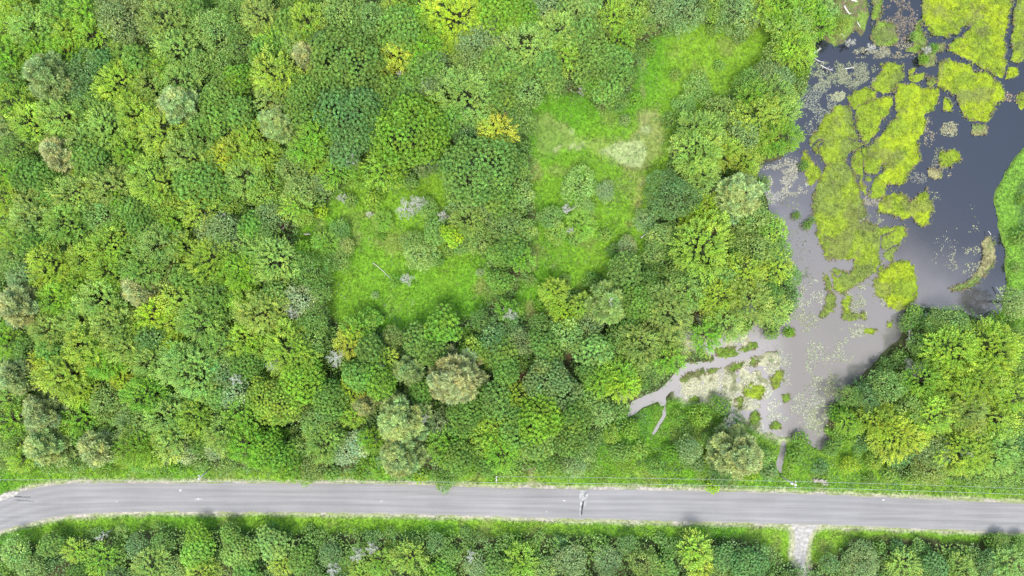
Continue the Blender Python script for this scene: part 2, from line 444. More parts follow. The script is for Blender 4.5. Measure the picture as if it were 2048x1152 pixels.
def resample(line, xs):
    L = np.array(line)
    return np.interp(xs, L[:, 0], L[:, 1])
N_ = gpoly(ROAD_N); S_ = gpoly(ROAD_S)
def arc_points(P, n):
    # smooth curve through the points, evenly sampled
    t = np.linspace(0, len(P) - 1, n); i = np.clip(t.astype(int), 0, len(P) - 2); f = (t - i)[:, None]
    p0 = P[np.clip(i - 1, 0, len(P) - 1)]; p1 = P[i]; p2 = P[i + 1]; p3 = P[np.clip(i + 2, 0, len(P) - 1)]
    return 0.5 * ((2 * p1) + (-p0 + p2) * f + (2 * p0 - 5 * p1 + 4 * p2 - p3) * f ** 2 + (-p0 + 3 * p1 - 3 * p2 + p3) * f ** 3)
n_al, n_ac = 700, 25
AN, AS = arc_points(N_, n_al), arc_points(S_, n_al)
v = np.linspace(0, 1, n_ac)
R = AN[:, None, :] * (1 - v[None, :, None]) + AS[:, None, :] * v[None, :, None]
# ragged broken edges of the paving
rag = (fbm(R[..., 0], R[..., 1], 1.6, 3, 1) - 0.5) * 0.55
R[:, 0, 1] += rag[:, 0]; R[:, -1, 1] += rag[:, -1]
crown_h = 0.03 + 0.07 * (1 - (2 * v - 1) ** 2)
Rz = np.broadcast_to(crown_h[None, :], R.shape[:2])
a0 = np.array([0.174, 0.172, 0.177])
tone = np.ones(R.shape[:2])
for lane in (0.16, 0.38, 0.60, 0.84):                       # wheel tracks polished paler
    tone += 0.10 * np.exp(-((v - lane) / 0.05) ** 2)[None, :]
tone -= 0.08 * np.exp(-((v - 0.27) / 0.04) ** 2)[None, :] + 0.08 * np.exp(-((v - 0.72) / 0.05) ** 2)[None, :]
edge = sstep(0.93, 1.0, v)[None, :] + sstep(0.05, 0.0, v)[None, :]
rc = a0[None, None, :] * tone[..., None]
rc = rc + (np.array([0.27, 0.26, 0.20]) - rc) * (0.5 * edge * sstep(0.35, 0.6, fbm(R[..., 0], R[..., 1], 3, 3, 2)))[..., None]
ri = np.arange(n_al * n_ac).reshape(n_al, n_ac)
rq = np.stack([ri[:-1, :-1], ri[:-1, 1:], ri[1:, 1:], ri[1:, :-1]], -1).reshape(-1, 4)[:, ::-1]
rm = mesh_np('road', np.concatenate([R, Rz[..., None]], -1).reshape(-1, 3), rq, M_asphalt, rc.reshape(-1, 3), True)
road_o = link(bpy.data.objects.new('road', rm)); tag(road_o, kind='structure')

def shoulder(A, sign, nm):
    W = np.array([0.0, 0.35, 0.7, 1.0])
    out = []
    wob = 0.35 + 1.1 * fbm(A[:, 0], A[:, 1], 7, 3, 3)
    for w in W:
        q = A.copy(); q[:, 1] += sign * (w * wob - 0.25)
        out.append(q)
    Q = np.stack(out, 1)
    zz = np.array([0.012, 0.012, 0.0, -0.12])[None, :] * np.ones((len(A), 1))
    f = fbm(Q[..., 0], Q[..., 1], 2.5, 3, 0)
    c = lerp(np.array([0.27, 0.25, 0.22]), np.array([0.17, 0.20, 0.09]), sstep(0.35, 0.65, f))
    ii = np.arange(Q.shape[0] * Q.shape[1]).reshape(Q.shape[:2])
    q = np.stack([ii[:-1, :-1], ii[:-1, 1:], ii[1:, 1:], ii[1:, :-1]], -1).reshape(-1, 4)
    if sign < 0: q = q[:, ::-1]
    me = mesh_np(nm, np.concatenate([Q, zz[..., None]], -1).reshape(-1, 3), q, M_ground, c.reshape(-1, 3), True)
    tag(link(bpy.data.objects.new('road_shoulder', me)), kind='structure')
shoulder(AN, 1, 'road_shoulder'); shoulder(AS, -1, 'road_shoulder')

def cracks(X, Y, d):
    # narrow leads of open water winding through the larger mats
    n_ = fbm(X, Y, 7.0, 3, 2)
    return np.maximum(d, 0.42 * (1 - np.abs(n_ - 0.5) / 0.011) - 0.9 * sstep(0.52, 0.44, fbm(X, Y, 9.0, 2, 0)))
def sheet(name, poly, z, mat, colfn, step=0.3, edge_j=0.3, grow=0.0, dome=0.0, drop=0.0, parent=None, seed=1, soft=0.6, crack=False):
    """a grid sheet cut to a ragged outline; optional domed profile"""
    x0, y0 = poly.min(0) - 1.0; x1, y1 = poly.max(0) + 1.0
    X, Y = np.meshgrid(np.arange(x0, x1 + step, step), np.arange(y0, y1 + step, step))
    d = sdf(poly, X, Y) - grow + ((fbm(X, Y, 1.7, 4, seed) - 0.5) * 1.4 + (fbm(X, Y, 0.55, 2, seed + 2) - 0.5) * 1.0) * 2 * edge_j
    if crack: d = cracks(X, Y, d)
    Z = np.full(X.shape, z) + dome * sstep(0, -soft, d) - drop * sstep(-0.05, soft * 0.7, d)
    if dome > 0.05:
        Z = Z + (fbm(X, Y, 0.9, 3, seed + 1) - 0.5) * 0.25 * sstep(0, -soft, d)
    keep_v = d < (step * 2 if drop > 0 else 0.0)
    i = np.arange(X.size).reshape(X.shape)
    q = np.stack([i[:-1, :-1], i[:-1, 1:], i[1:, 1:], i[1:, :-1]], -1).reshape(-1, 4)
    kv = keep_v.ravel()
    q = q[kv[q].all(1)]
    if len(q) == 0: return None, None
    used = np.unique(q); remap = np.zeros(X.size, int); remap[used] = np.arange(len(used))
    V = np.stack([X, Y, Z], -1).reshape(-1, 3)[used]
    C = colfn(X, Y, d).reshape(-1, 3)[used]
    me = mesh_np(name, V, remap[q], mat, C, True)
    ob = bpy.data.objects.new(name, me)
    link(ob, parent)
    return ob, (X, Y, d, Z)

def drive_col(X, Y, d):
    f = fbm(X, Y, 1.2, 4, 0)
    c = lerp(np.array([0.22, 0.215, 0.205]), np.array([0.31, 0.30, 0.285]), f)
    return c + (np.array([0.24, 0.24, 0.14]) - c) * sstep(-0.5, 0.0, d)[..., None] * 0.7
o, _ = sheet('driveway', drive_poly, 0.020, M_ground, drive_col, 0.25, 0.18)
tag(o, kind='structure')

# repairs and marks lying on the asphalt
def blotch(name, poly, z, color, mat=None, step=0.12, ej=0.12, seed=2, vary=0.2):
    P = gpoly(poly)
    def cf(X, Y, d):
        return np.array(color)[None, None, :] * (1 - vary + 2 * vary * fbm(X, Y, 0.5, 3, seed))[..., None]
    o, _ = sheet(name, P, z, mat or M_ground, cf, step, ej, seed=seed)
    if o is not None: tag(o, kind='structure')
    return o
blotch('road_patch', pts("1159 981 1176 981 1174 992 1170 1001 1175 1008 1168 1012 1163 1010 1163 1032 1158 1032 1160 1008"), 0.106, (0.25, 0.25, 0.25), seed=1, ej=0.3)
blotch('road_crack', pts("1165 1001 1169 1001 1166 1018 1164 1031 1160.5 1031 1162 1016"), 0.111, (0.045, 0.045, 0.05), seed=2, ej=0.06, step=0.08)
blotch('road_patch', pts("1170 983 1178 984 1172 990 1168 996 1167 990"), 0.115, (0.16, 0.16, 0.17), seed=3, ej=0.08, step=0.08)
blotch('road_patch', pts("-6 992 12 984 28 981 42 983 34 990 16 997 -2 1003"), 0.072, (0.28, 0.27, 0.25), seed=4)
blotch('road_crack', pts("28 992 62 993 63 995 30 995"), 0.102, (0.07, 0.07, 0.07), seed=5, ej=0.05, step=0.08)
blotch('road_crack', pts("24 998 60 1001 74 1004 60 1003 26 1000"), 0.104, (0.10, 0.10, 0.11), seed=1, ej=0.04, step=0.08)
blotch('road_patch', pts("384 997 408 996 408 999 392 1001"), 0.108, (0.27, 0.27, 0.27), seed=2, ej=0.13)
blotch('road_patch', pts("358 978 364 978 364 983 358 983"), 0.100, (0.32, 0.32, 0.32), seed=3, ej=0.05)
for kx in (1948, 1957, 1968, 1974, 1990, 1995):
    blotch('road_stain', [(kx, 1043.5), (kx + 5, 1043.5), (kx + 5, 1047), (kx, 1046.5)], 0.083, (0.06, 0.06, 0.065), seed=kx % 4, ej=0.05, step=0.08)
for (qx, qy) in ((880, 968), (1125, 1000), (1425, 1013), (760, 1000), (1763, 998), (1090, 1022), (230, 1001)):
    blotch('road_patch', [(qx, qy), (qx + 6, qy), (qx + 7, qy + 3), (qx + 1, qy + 3)], 0.099, (0.32, 0.32, 0.32), seed=qx % 4, ej=0.08, step=0.1)

# ------------------------------------------------------------------ leaf geometry
def rot_frames(nrm, ang):
    """unit normals (n,3) + spin -> tangent frames"""
    nrm = nrm / np.linalg.norm(nrm, axis=1, keepdims=True)
    ref = np.where(np.abs(nrm[:, 2:3]) < 0.9, np.array([[0, 0, 1.0]]), np.array([[1.0, 0, 0]]))
    u = np.cross(ref, nrm); u /= np.linalg.norm(u, axis=1, keepdims=True)
    w = np.cross(nrm, u)
    c, s = np.cos(ang)[:, None], np.sin(ang)[:, None]
    return u * c + w * s, -u * s + w * c, nrm

def leaves(centers, direction, normal, length, width, col, fold=0.25):
    """kite-shaped leaves (two triangles each). direction and normal (n,3)"""
    d = direction / (np.linalg.norm(direction, axis=1, keepdims=True) + 1e-9)
    side = np.cross(normal, d); side /= (np.linalg.norm(side, axis=1, keepdims=True) + 1e-9)
    up = np.cross(d, side)
    L = length[:, None]; W = width[:, None]
    p0 = centers
    p1 = centers + d * L * 0.45 + side * W * 0.5 - up * W * fold
    p2 = centers + d * L
    p3 = centers + d * L * 0.45 - side * W * 0.5 - up * W * fold
    n = len(centers)
    V = np.stack([p0, p1, p2, p3], 1).reshape(-1, 3)
    b = np.arange(n)[:, None] * 4
    F = np.concatenate([b + np.array([[0, 1, 2]]), b + np.array([[0, 2, 3]])], 0)
    C = np.repeat(col, 4, axis=0)
    return V, F, C

def merge(parts):
    Vs, Fs, Cs = [], [], []; k = 0
    for V, F, C in parts:
        Vs.append(V); Fs.append(F + k); Cs.append(C); k += len(V)
    return np.concatenate(Vs), np.concatenate(Fs), np.concatenate(Cs)

def rand_unit(n, r):
    v = r.normal(size=(n, 3))
    return v / np.linalg.norm(v, axis=1, keepdims=True)

def crown_surface(r, R, Hc, n_lobes, lobe_r):
    """lobes = branch clumps on a dome of radius R and half height Hc; returns centres, radii"""
    g = (np.arange(n_lobes) + 0.5) / n_lobes
    cosz = 1 - 1.28 * g                       # from the top to a little below the equator
    phi = np.arange(n_lobes) * 2.39996 + r.random() * 6.28
    sinz = np.sqrt(np.clip(1 - cosz ** 2, 0, 1))
    irr = 1 + 0.16 * np.sin(2 * phi + r.random() * 6) + 0.12 * np.sin(3 * phi + r.random() * 6) + r.normal(size=n_lobes) * 0.07
    c = np.stack([sinz * np.cos(phi) * (R - lobe_r * 0.6) * irr, sinz * np.sin(phi) * (R - lobe_r * 0.6) * irr, cosz * (Hc - lobe_r * 0.4)], 1)
    c += r.normal(size=c.shape) * lobe_r * 0.22
    lr = lobe_r * (0.72 + 0.55 * r.random(n_lobes))
    return c, lr

def tintvar(r, n, spread=0.16, hue=0.08):
    b = 1 + r.normal(size=n) * spread
    h = r.normal(size=n) * hue
    return np.clip(np.stack([b * (1 + h), b, b * (1 - 0.6 * h)], 1), 0.3, 2.2)

def crown_shoots(seed, R, Hc, dens=3.0, size=1.15):
    """maple and beech: every twig end stands out as a finger of leaves"""
    r = np.random.default_rng(seed)
    lobe_r = 0.75 + 0.08 * R
    lc, lr = crown_surface(r, R, Hc, int(4 + 2.9 * R * R / lobe_r ** 2), lobe_r)
    P, N, T = [], [], []
    for c, q in zip(lc, lr):
        n = int(dens * 2.2 * q * q * 2)
        d = rand_unit(n * 2, r)
        out = c / (np.linalg.norm(c) + 1e-6)
        d = d[(d @ (out * 0.6 + np.array([0, 0, 0.6]))) > -0.05][:n]
        P.append(c + d * q * np.array([1, 1, 0.8]) * (0.75 + 0.3 * r.random((len(d), 1))))
        N.append(d * 0.45 + out * 0.75 + np.array([0, 0, 0.35]))
        T.append(np.repeat(tintvar(r, 1, 0.09, 0.06), len(d), 0))
    P = np.concatenate(P); N = np.concatenate(N); T = np.concatenate(T)
    N /= np.linalg.norm(N, axis=1, keepdims=True)
    n = len(P); T = T * tintvar(r, n, 0.13, 0.07)
    sl = (0.55 + 0.5 * r.random(n)) * size
    parts = []
    k_leaves = 7
    u, w, nn = rot_frames(N, r.random(n) * 6.28)
    for k in range(k_leaves):
        a = k * 2.4
        f = k / (k_leaves - 1)
        side = u * math.cos(a) + w * math.sin(a)
        base = P + N * (sl * (f - 0.15))[:, None] - np.array([0, 0, 0.10]) * (sl * f)[:, None]
        dirn = side * (1.0 - 0.55 * f) + N * (0.35 + 0.9 * f)
        ln = (0.34 - 0.10 * f) * (0.85 + 0.3 * r.random(n)) * size
        nrm = N * 0.8 + side * -0.2 + np.array([0, 0, 0.4]) + r.normal(size=(n, 3)) * 0.22
        # young leaves at the shoot tip are paler
        young = np.array([1 + 0.42 * f, 1 + 0.32 * f, 1 + 0.15 * f])
        parts.append(leaves(base, dirn, nrm, ln, ln * 0.75, T * young * (0.92 + 0.16 * r.random((n, 1)))))
    return merge(parts)

def crown_rosettes(seed, R, Hc, dens=2.9, size=1.12):
    """oak and ash: rounded cauliflower bunches"""
    r = np.random.default_rng(seed)
    lobe_r = 0.62 + 0.07 * R
    lc, lr = crown_surface(r, R, Hc, int(4 + 2.6 * R * R / lobe_r ** 2), lobe_r)
    P, N, T = [], [], []
    for c, q in zip(lc, lr):
        n = int(dens * 4.0 * q * q) + 3
        g = (np.arange(n) + 0.5) / n
        cz = 1 - 1.15 * g; ph = np.arange(n) * 2.39996 + r.random() * 6.28; sz = np.sqrt(np.clip(1 - cz * cz, 0, 1))
        out = c / (np.linalg.norm(c) + 1e-6) * 0.8 + np.array([0, 0, 0.55]); out /= np.linalg.norm(out)
        u, w, nn = rot_frames(out[None, :], np.zeros(1))
        d = (sz * np.cos(ph))[:, None] * u + (sz * np.sin(ph))[:, None] * w + cz[:, None] * nn
        d += r.normal(size=d.shape) * 0.06
        P.append(c + d * q); N.append(d * 0.9 + out * 0.3)
        T.append(np.repeat(tintvar(r, 1, 0.10, 0.06), n, 0))
    P = np.concatenate(P); N = np.concatenate(N); T = np.concatenate(T)
    N /= np.linalg.norm(N, axis=1, keepdims=True); n = len(P)
    T = T * tintvar(r, n, 0.11, 0.05)
    parts = []
    u, w, nn = rot_frames(N, r.random(n) * 6.28)
    rs = (0.30 + 0.12 * r.random(n)) * size
    for k in range(9):
        a = k * 2.4; el = 0.25 + 0.11 * k           # inner leaves stand more upright
        side = u * math.cos(a) + w * math.sin(a)
        dirn = side * math.cos(el) + N * math.sin(el)
        base = P + N * (rs * 0.06 * k)[:, None]
        nrm = N * math.cos(el) - side * math.sin(el) * 0.4 + r.normal(size=(n, 3)) * 0.15
        parts.append(leaves(base, dirn, nrm, rs * (1.12 - 0.05 * k), rs * 0.72, T * (0.9 + 0.05 * k) * (0.92 + 0.16 * r.random((n, 1)))))
    return merge(parts)

def crown_fine(seed, R, Hc, dens=64, size=1.0):
    """birch, willow, ash saplings: loose small foliage"""
    r = np.random.default_rng(seed)
    lobe_r = 0.62 + 0.08 * R
    lc, lr = crown_surface(r, R, Hc, int(4 + 2.8 * R * R / lobe_r ** 2), lobe_r)
    P, N, T = [], [], []
    for c, q in zip(lc, lr):
        n = int(dens * q * q)
        d = rand_unit(n * 2, r); out = c / (np.linalg.norm(c) + 1e-6)
        d = d[(d @ (out * 0.6 + np.array([0, 0, 0.6]))) > -0.15][:n]
        lump = 1 + 0.22 * np.sin(d[:, 0] * 7 + c[0]) * np.sin(d[:, 1] * 7 + c[1])
        P.append(c + d * (q * lump * (0.7 + 0.38 * r.random(len(d))))[:, None])
        N.append(d * 0.6 + out * 0.4 + np.array([0, 0, 0.5]))
        T.append(np.repeat(tintvar(r, 1, 0.12, 0.07), len(d), 0))
    P = np.concatenate(P); N = np.concatenate(N); T = np.concatenate(T); n = len(P)
    T = T * tintvar(r, n, 0.20, 0.07)
    dirn = rand_unit(n, r) * 0.9 + N * 0.5
    nrm = N + r.normal(size=(n, 3)) * 0.45
    ln = (0.26 + 0.20 * r.random(n)) * size
    return merge([leaves(P, dirn, nrm, ln, ln * 0.58, T)])

def crown_pine(seed, R, Hc, size=1.0, dens=1.0):
    """white pine and tamarack: plumes of needles along spreading boughs"""
    r = np.random.default_rng(seed)
    parts = []; boughs = []
    nb = int(30 + 6 * R)
    for i in range(nb):
        f = (i + 0.5) / nb
        zb = Hc * (1.0 - 1.75 * f)
        length = R * (0.28 + 0.78 * math.sin(min(1.0, f * 1.25) * math.pi / 2)) * (0.72 + 0.4 * r.random())
        a = i * 2.39996 + r.normal() * 0.3
        dr = np.array([math.cos(a), math.sin(a), 0.0])
        rise = 0.42 * (1 - f) + 0.04
        m = int(7 + length * 4)
        t = np.linspace(0.22, 1, m)
        pts_ = dr[None] * (t * length)[:, None] + np.array([0, 0, 1.0])[None] * (zb + length * rise * t - 0.16 * length * t * t)[:, None]
        boughs.append((np.array([0, 0, zb]), pts_[-1]))
        tone = tintvar(r, 1, 0.12, 0.06)
        perp = np.array([-dr[1], dr[0], 0])
        for j in range(m):
            sd = (0.16 + 0.30 * math.sin(math.pi * min(1, t[j] * 0.9))) * length * 0.55
            for s in (-1, 0, 1):
                cpt = pts_[j] + perp * s * sd * (0.5 + 0.6 * r.random()) + np.array([0, 0, r.normal() * 0.12])
                nn_ = int(9 * dens)
                ax = dr * 0.9 + perp * s * 0.8 + np.array([0, 0, 0.45])
                d = ax[None] + r.normal(size=(nn_, 3)) * 0.62
                ln = (0.5 + 0.35 * r.random(nn_)) * size
                parts.append(leaves(np.repeat(cpt[None], nn_, 0) + r.normal(size=(nn_, 3)) * 0.12, d, rand_unit(nn_, r) * 0.5 + np.array([0, 0, 1.0]), ln, ln * 0.26, tone * tintvar(r, 1, 0.20, 0.05) * tintvar(r, nn_, 0.2, 0.05), 0.1))
    return merge(parts), boughs

def tube(p0, p1, r0, r1, sides=6, bend=None):
    p0 = np.array(p0, float); p1 = np.array(p1, float)
    n = 2 if bend is None else 5
    t = np.linspace(0, 1, n)[:, None]
    P = p0 * (1 - t) + p1 * t
    if bend is not None: P = P + np.array(bend)[None] * (4 * t * (1 - t))
    rad = r0 * (1 - t[:, 0]) + r1 * t[:, 0]
    d = (p1 - p0) / (np.linalg.norm(p1 - p0) + 1e-9)
    u, w, _ = rot_frames(d[None], np.zeros(1))
    a = np.linspace(0, 2 * math.pi, sides, endpoint=False)
    ring = np.cos(a)[:, None] * u + np.sin(a)[:, None] * w
    V = (P[:, None, :] + ring[None] * rad[:, None, None]).reshape(-1, 3)
    F = []
    for i in range(n - 1):
        for j in range(sides):
            k = (j + 1) % sides
            a_, b_, c_, d_ = i * sides + j, i * sides + k, (i + 1) * sides + k, (i + 1) * sides + j
            F += [(a_, b_, c_), (a_, c_, d_)]
    for j in range(1, sides - 1):
        F.append(((n - 1) * sides, (n - 1) * sides + j, (n - 1) * sides + j + 1))
        F.append((0, j + 1, j))
    return V, np.array(F), np.ones((len(V), 3))

def trunk_mesh(name, seed, ht, R, Hc, cz, mat, boughs=None):
    r = np.random.default_rng(seed)
    tr = 0.10 + 0.045 * R
    parts = [tube((0, 0, -0.4), (r.normal() * 0.15, r.normal() * 0.15, cz), tr * 1.25, tr * 0.6, 8, (r.normal() * 0.15, r.normal() * 0.15, 0)),
             tube((0, 0, cz - 0.3), (0, 0, cz + Hc * 0.85), tr * 0.62, 0.03, 6)]
    if boughs:
        for a, b in boughs:
            parts.append(tube(a + np.array([0, 0, cz]), b + np.array([0, 0, cz - 0.06]), 0.055, 0.018, 4))
    else:
        for i in range(9):
            a = i * 2.4 + r.random(); el = 0.3 + 0.8 * r.random()
            d = np.array([math.cos(a) * math.cos(el), math.sin(a) * math.cos(el), math.sin(el)])
            z0 = cz - Hc * 0.75 + Hc * 0.9 * i / 9
            tip = np.array([0, 0, z0]) + d * R * 0.72
            parts.append(tube((0, 0, z0), tip, tr * 0.42, 0.04, 5, (0, 0, 0.15 * R * 0.3)))
            for s in (-1, 1):
                q = np.array([0, 0, z0]) * 0.4 + tip * 0.6
                t2 = q + np.array([math.cos(a + s * 0.8) * 0.3 * R, math.sin(a + s * 0.8) * 0.3 * R, 0.2 * R])
                parts.append(tube(q, t2, tr * 0.2, 0.025, 4))
    V, F, C = merge(parts)
    return mesh_np(name, V, F, mat, None, True)

# one prototype = crown mesh + trunk mesh at a real size; trees share these
PROTO = {}
def height_of(R, kind):
    return {'m': 5.0 + 1.1 * R, 'o': 5.0 + 1.1 * R, 'f': 4.0 + 1.15 * R, 'p': 5.5 + 1.4 * R, 'b': 0.9 + 1.15 * R}[kind]
def build_proto(kind, R, seed):
    ht = height_of(R, kind)
    Hc = min(R * {'m': 0.85, 'o': 0.85, 'f': 0.95, 'p': 1.15, 'b': 0.8}[kind], ht * 0.46)
    cz = ht - Hc
    bg = None
    if kind == 'm': V, F, C = crown_shoots(seed, R, Hc)
    elif kind == 'o': V, F, C = crown_rosettes(seed, R, Hc)
    elif kind == 'f': V, F, C = crown_fine(seed, R, Hc)
    elif kind == 'b': V, F, C = crown_fine(seed, R, Hc, 70) if seed % 2 else crown_rosettes(seed, R, Hc, 3.0, 0.8)
    else: (V, F, C), bg = crown_pine(seed, R, Hc)
    V = V + np.array([0, 0, cz])
    cm = mesh_np('crown', V, F, M_leaf, C)
    tm = trunk_mesh('trunk', seed, ht, R, Hc, cz, M_bark, bg)
    return dict(R=R, ht=ht, Hc=Hc, cz=cz, crown=cm, trunk=tm, kind=kind, tris=len(F))
sd = 100
for kind, sizes, nv in (('m', (2.6, 3.7, 5.0), 3), ('o', (2.6, 3.9, 5.8), 3), ('f', (2.5, 3.4, 4.6), 3), ('p', (3.2, 4.6), 2), ('b', (1.2, 1.9), 3)):
    for R in sizes:
        for v_ in range(nv):
            sd += 1
            PROTO.setdefault(kind, []).append(build_proto(kind, R, sd))

# leaf colours (base colours of the foliage itself)
LC = {'G': (0.172, 0.308, 0.060), 'L': (0.235, 0.372, 0.088), 'Y': (0.262, 0.398, 0.056), 'D': (0.140, 0.268, 0.080),
      'S': (0.225, 0.330, 0.118), 'V': (0.192, 0.362, 0.042), 'W': (0.385, 0.465, 0.060), 'B': (0.255, 0.360, 0.088),
      'X': (0.310, 0.455, 0.042), 'P': (0.330, 0.440, 0.210), 'T': (0.310, 0.370, 0.135)}
CW = {'G': 'mid-green', 'L': 'light green', 'Y': 'yellow-green', 'D': 'dark blue-green', 'S': 'grey-green', 'V': 'vivid green',
      'W': 'golden yellow', 'B': 'olive', 'X': 'bright lime', 'P': 'pale whitish green', 'T': 'tan-tinged'}

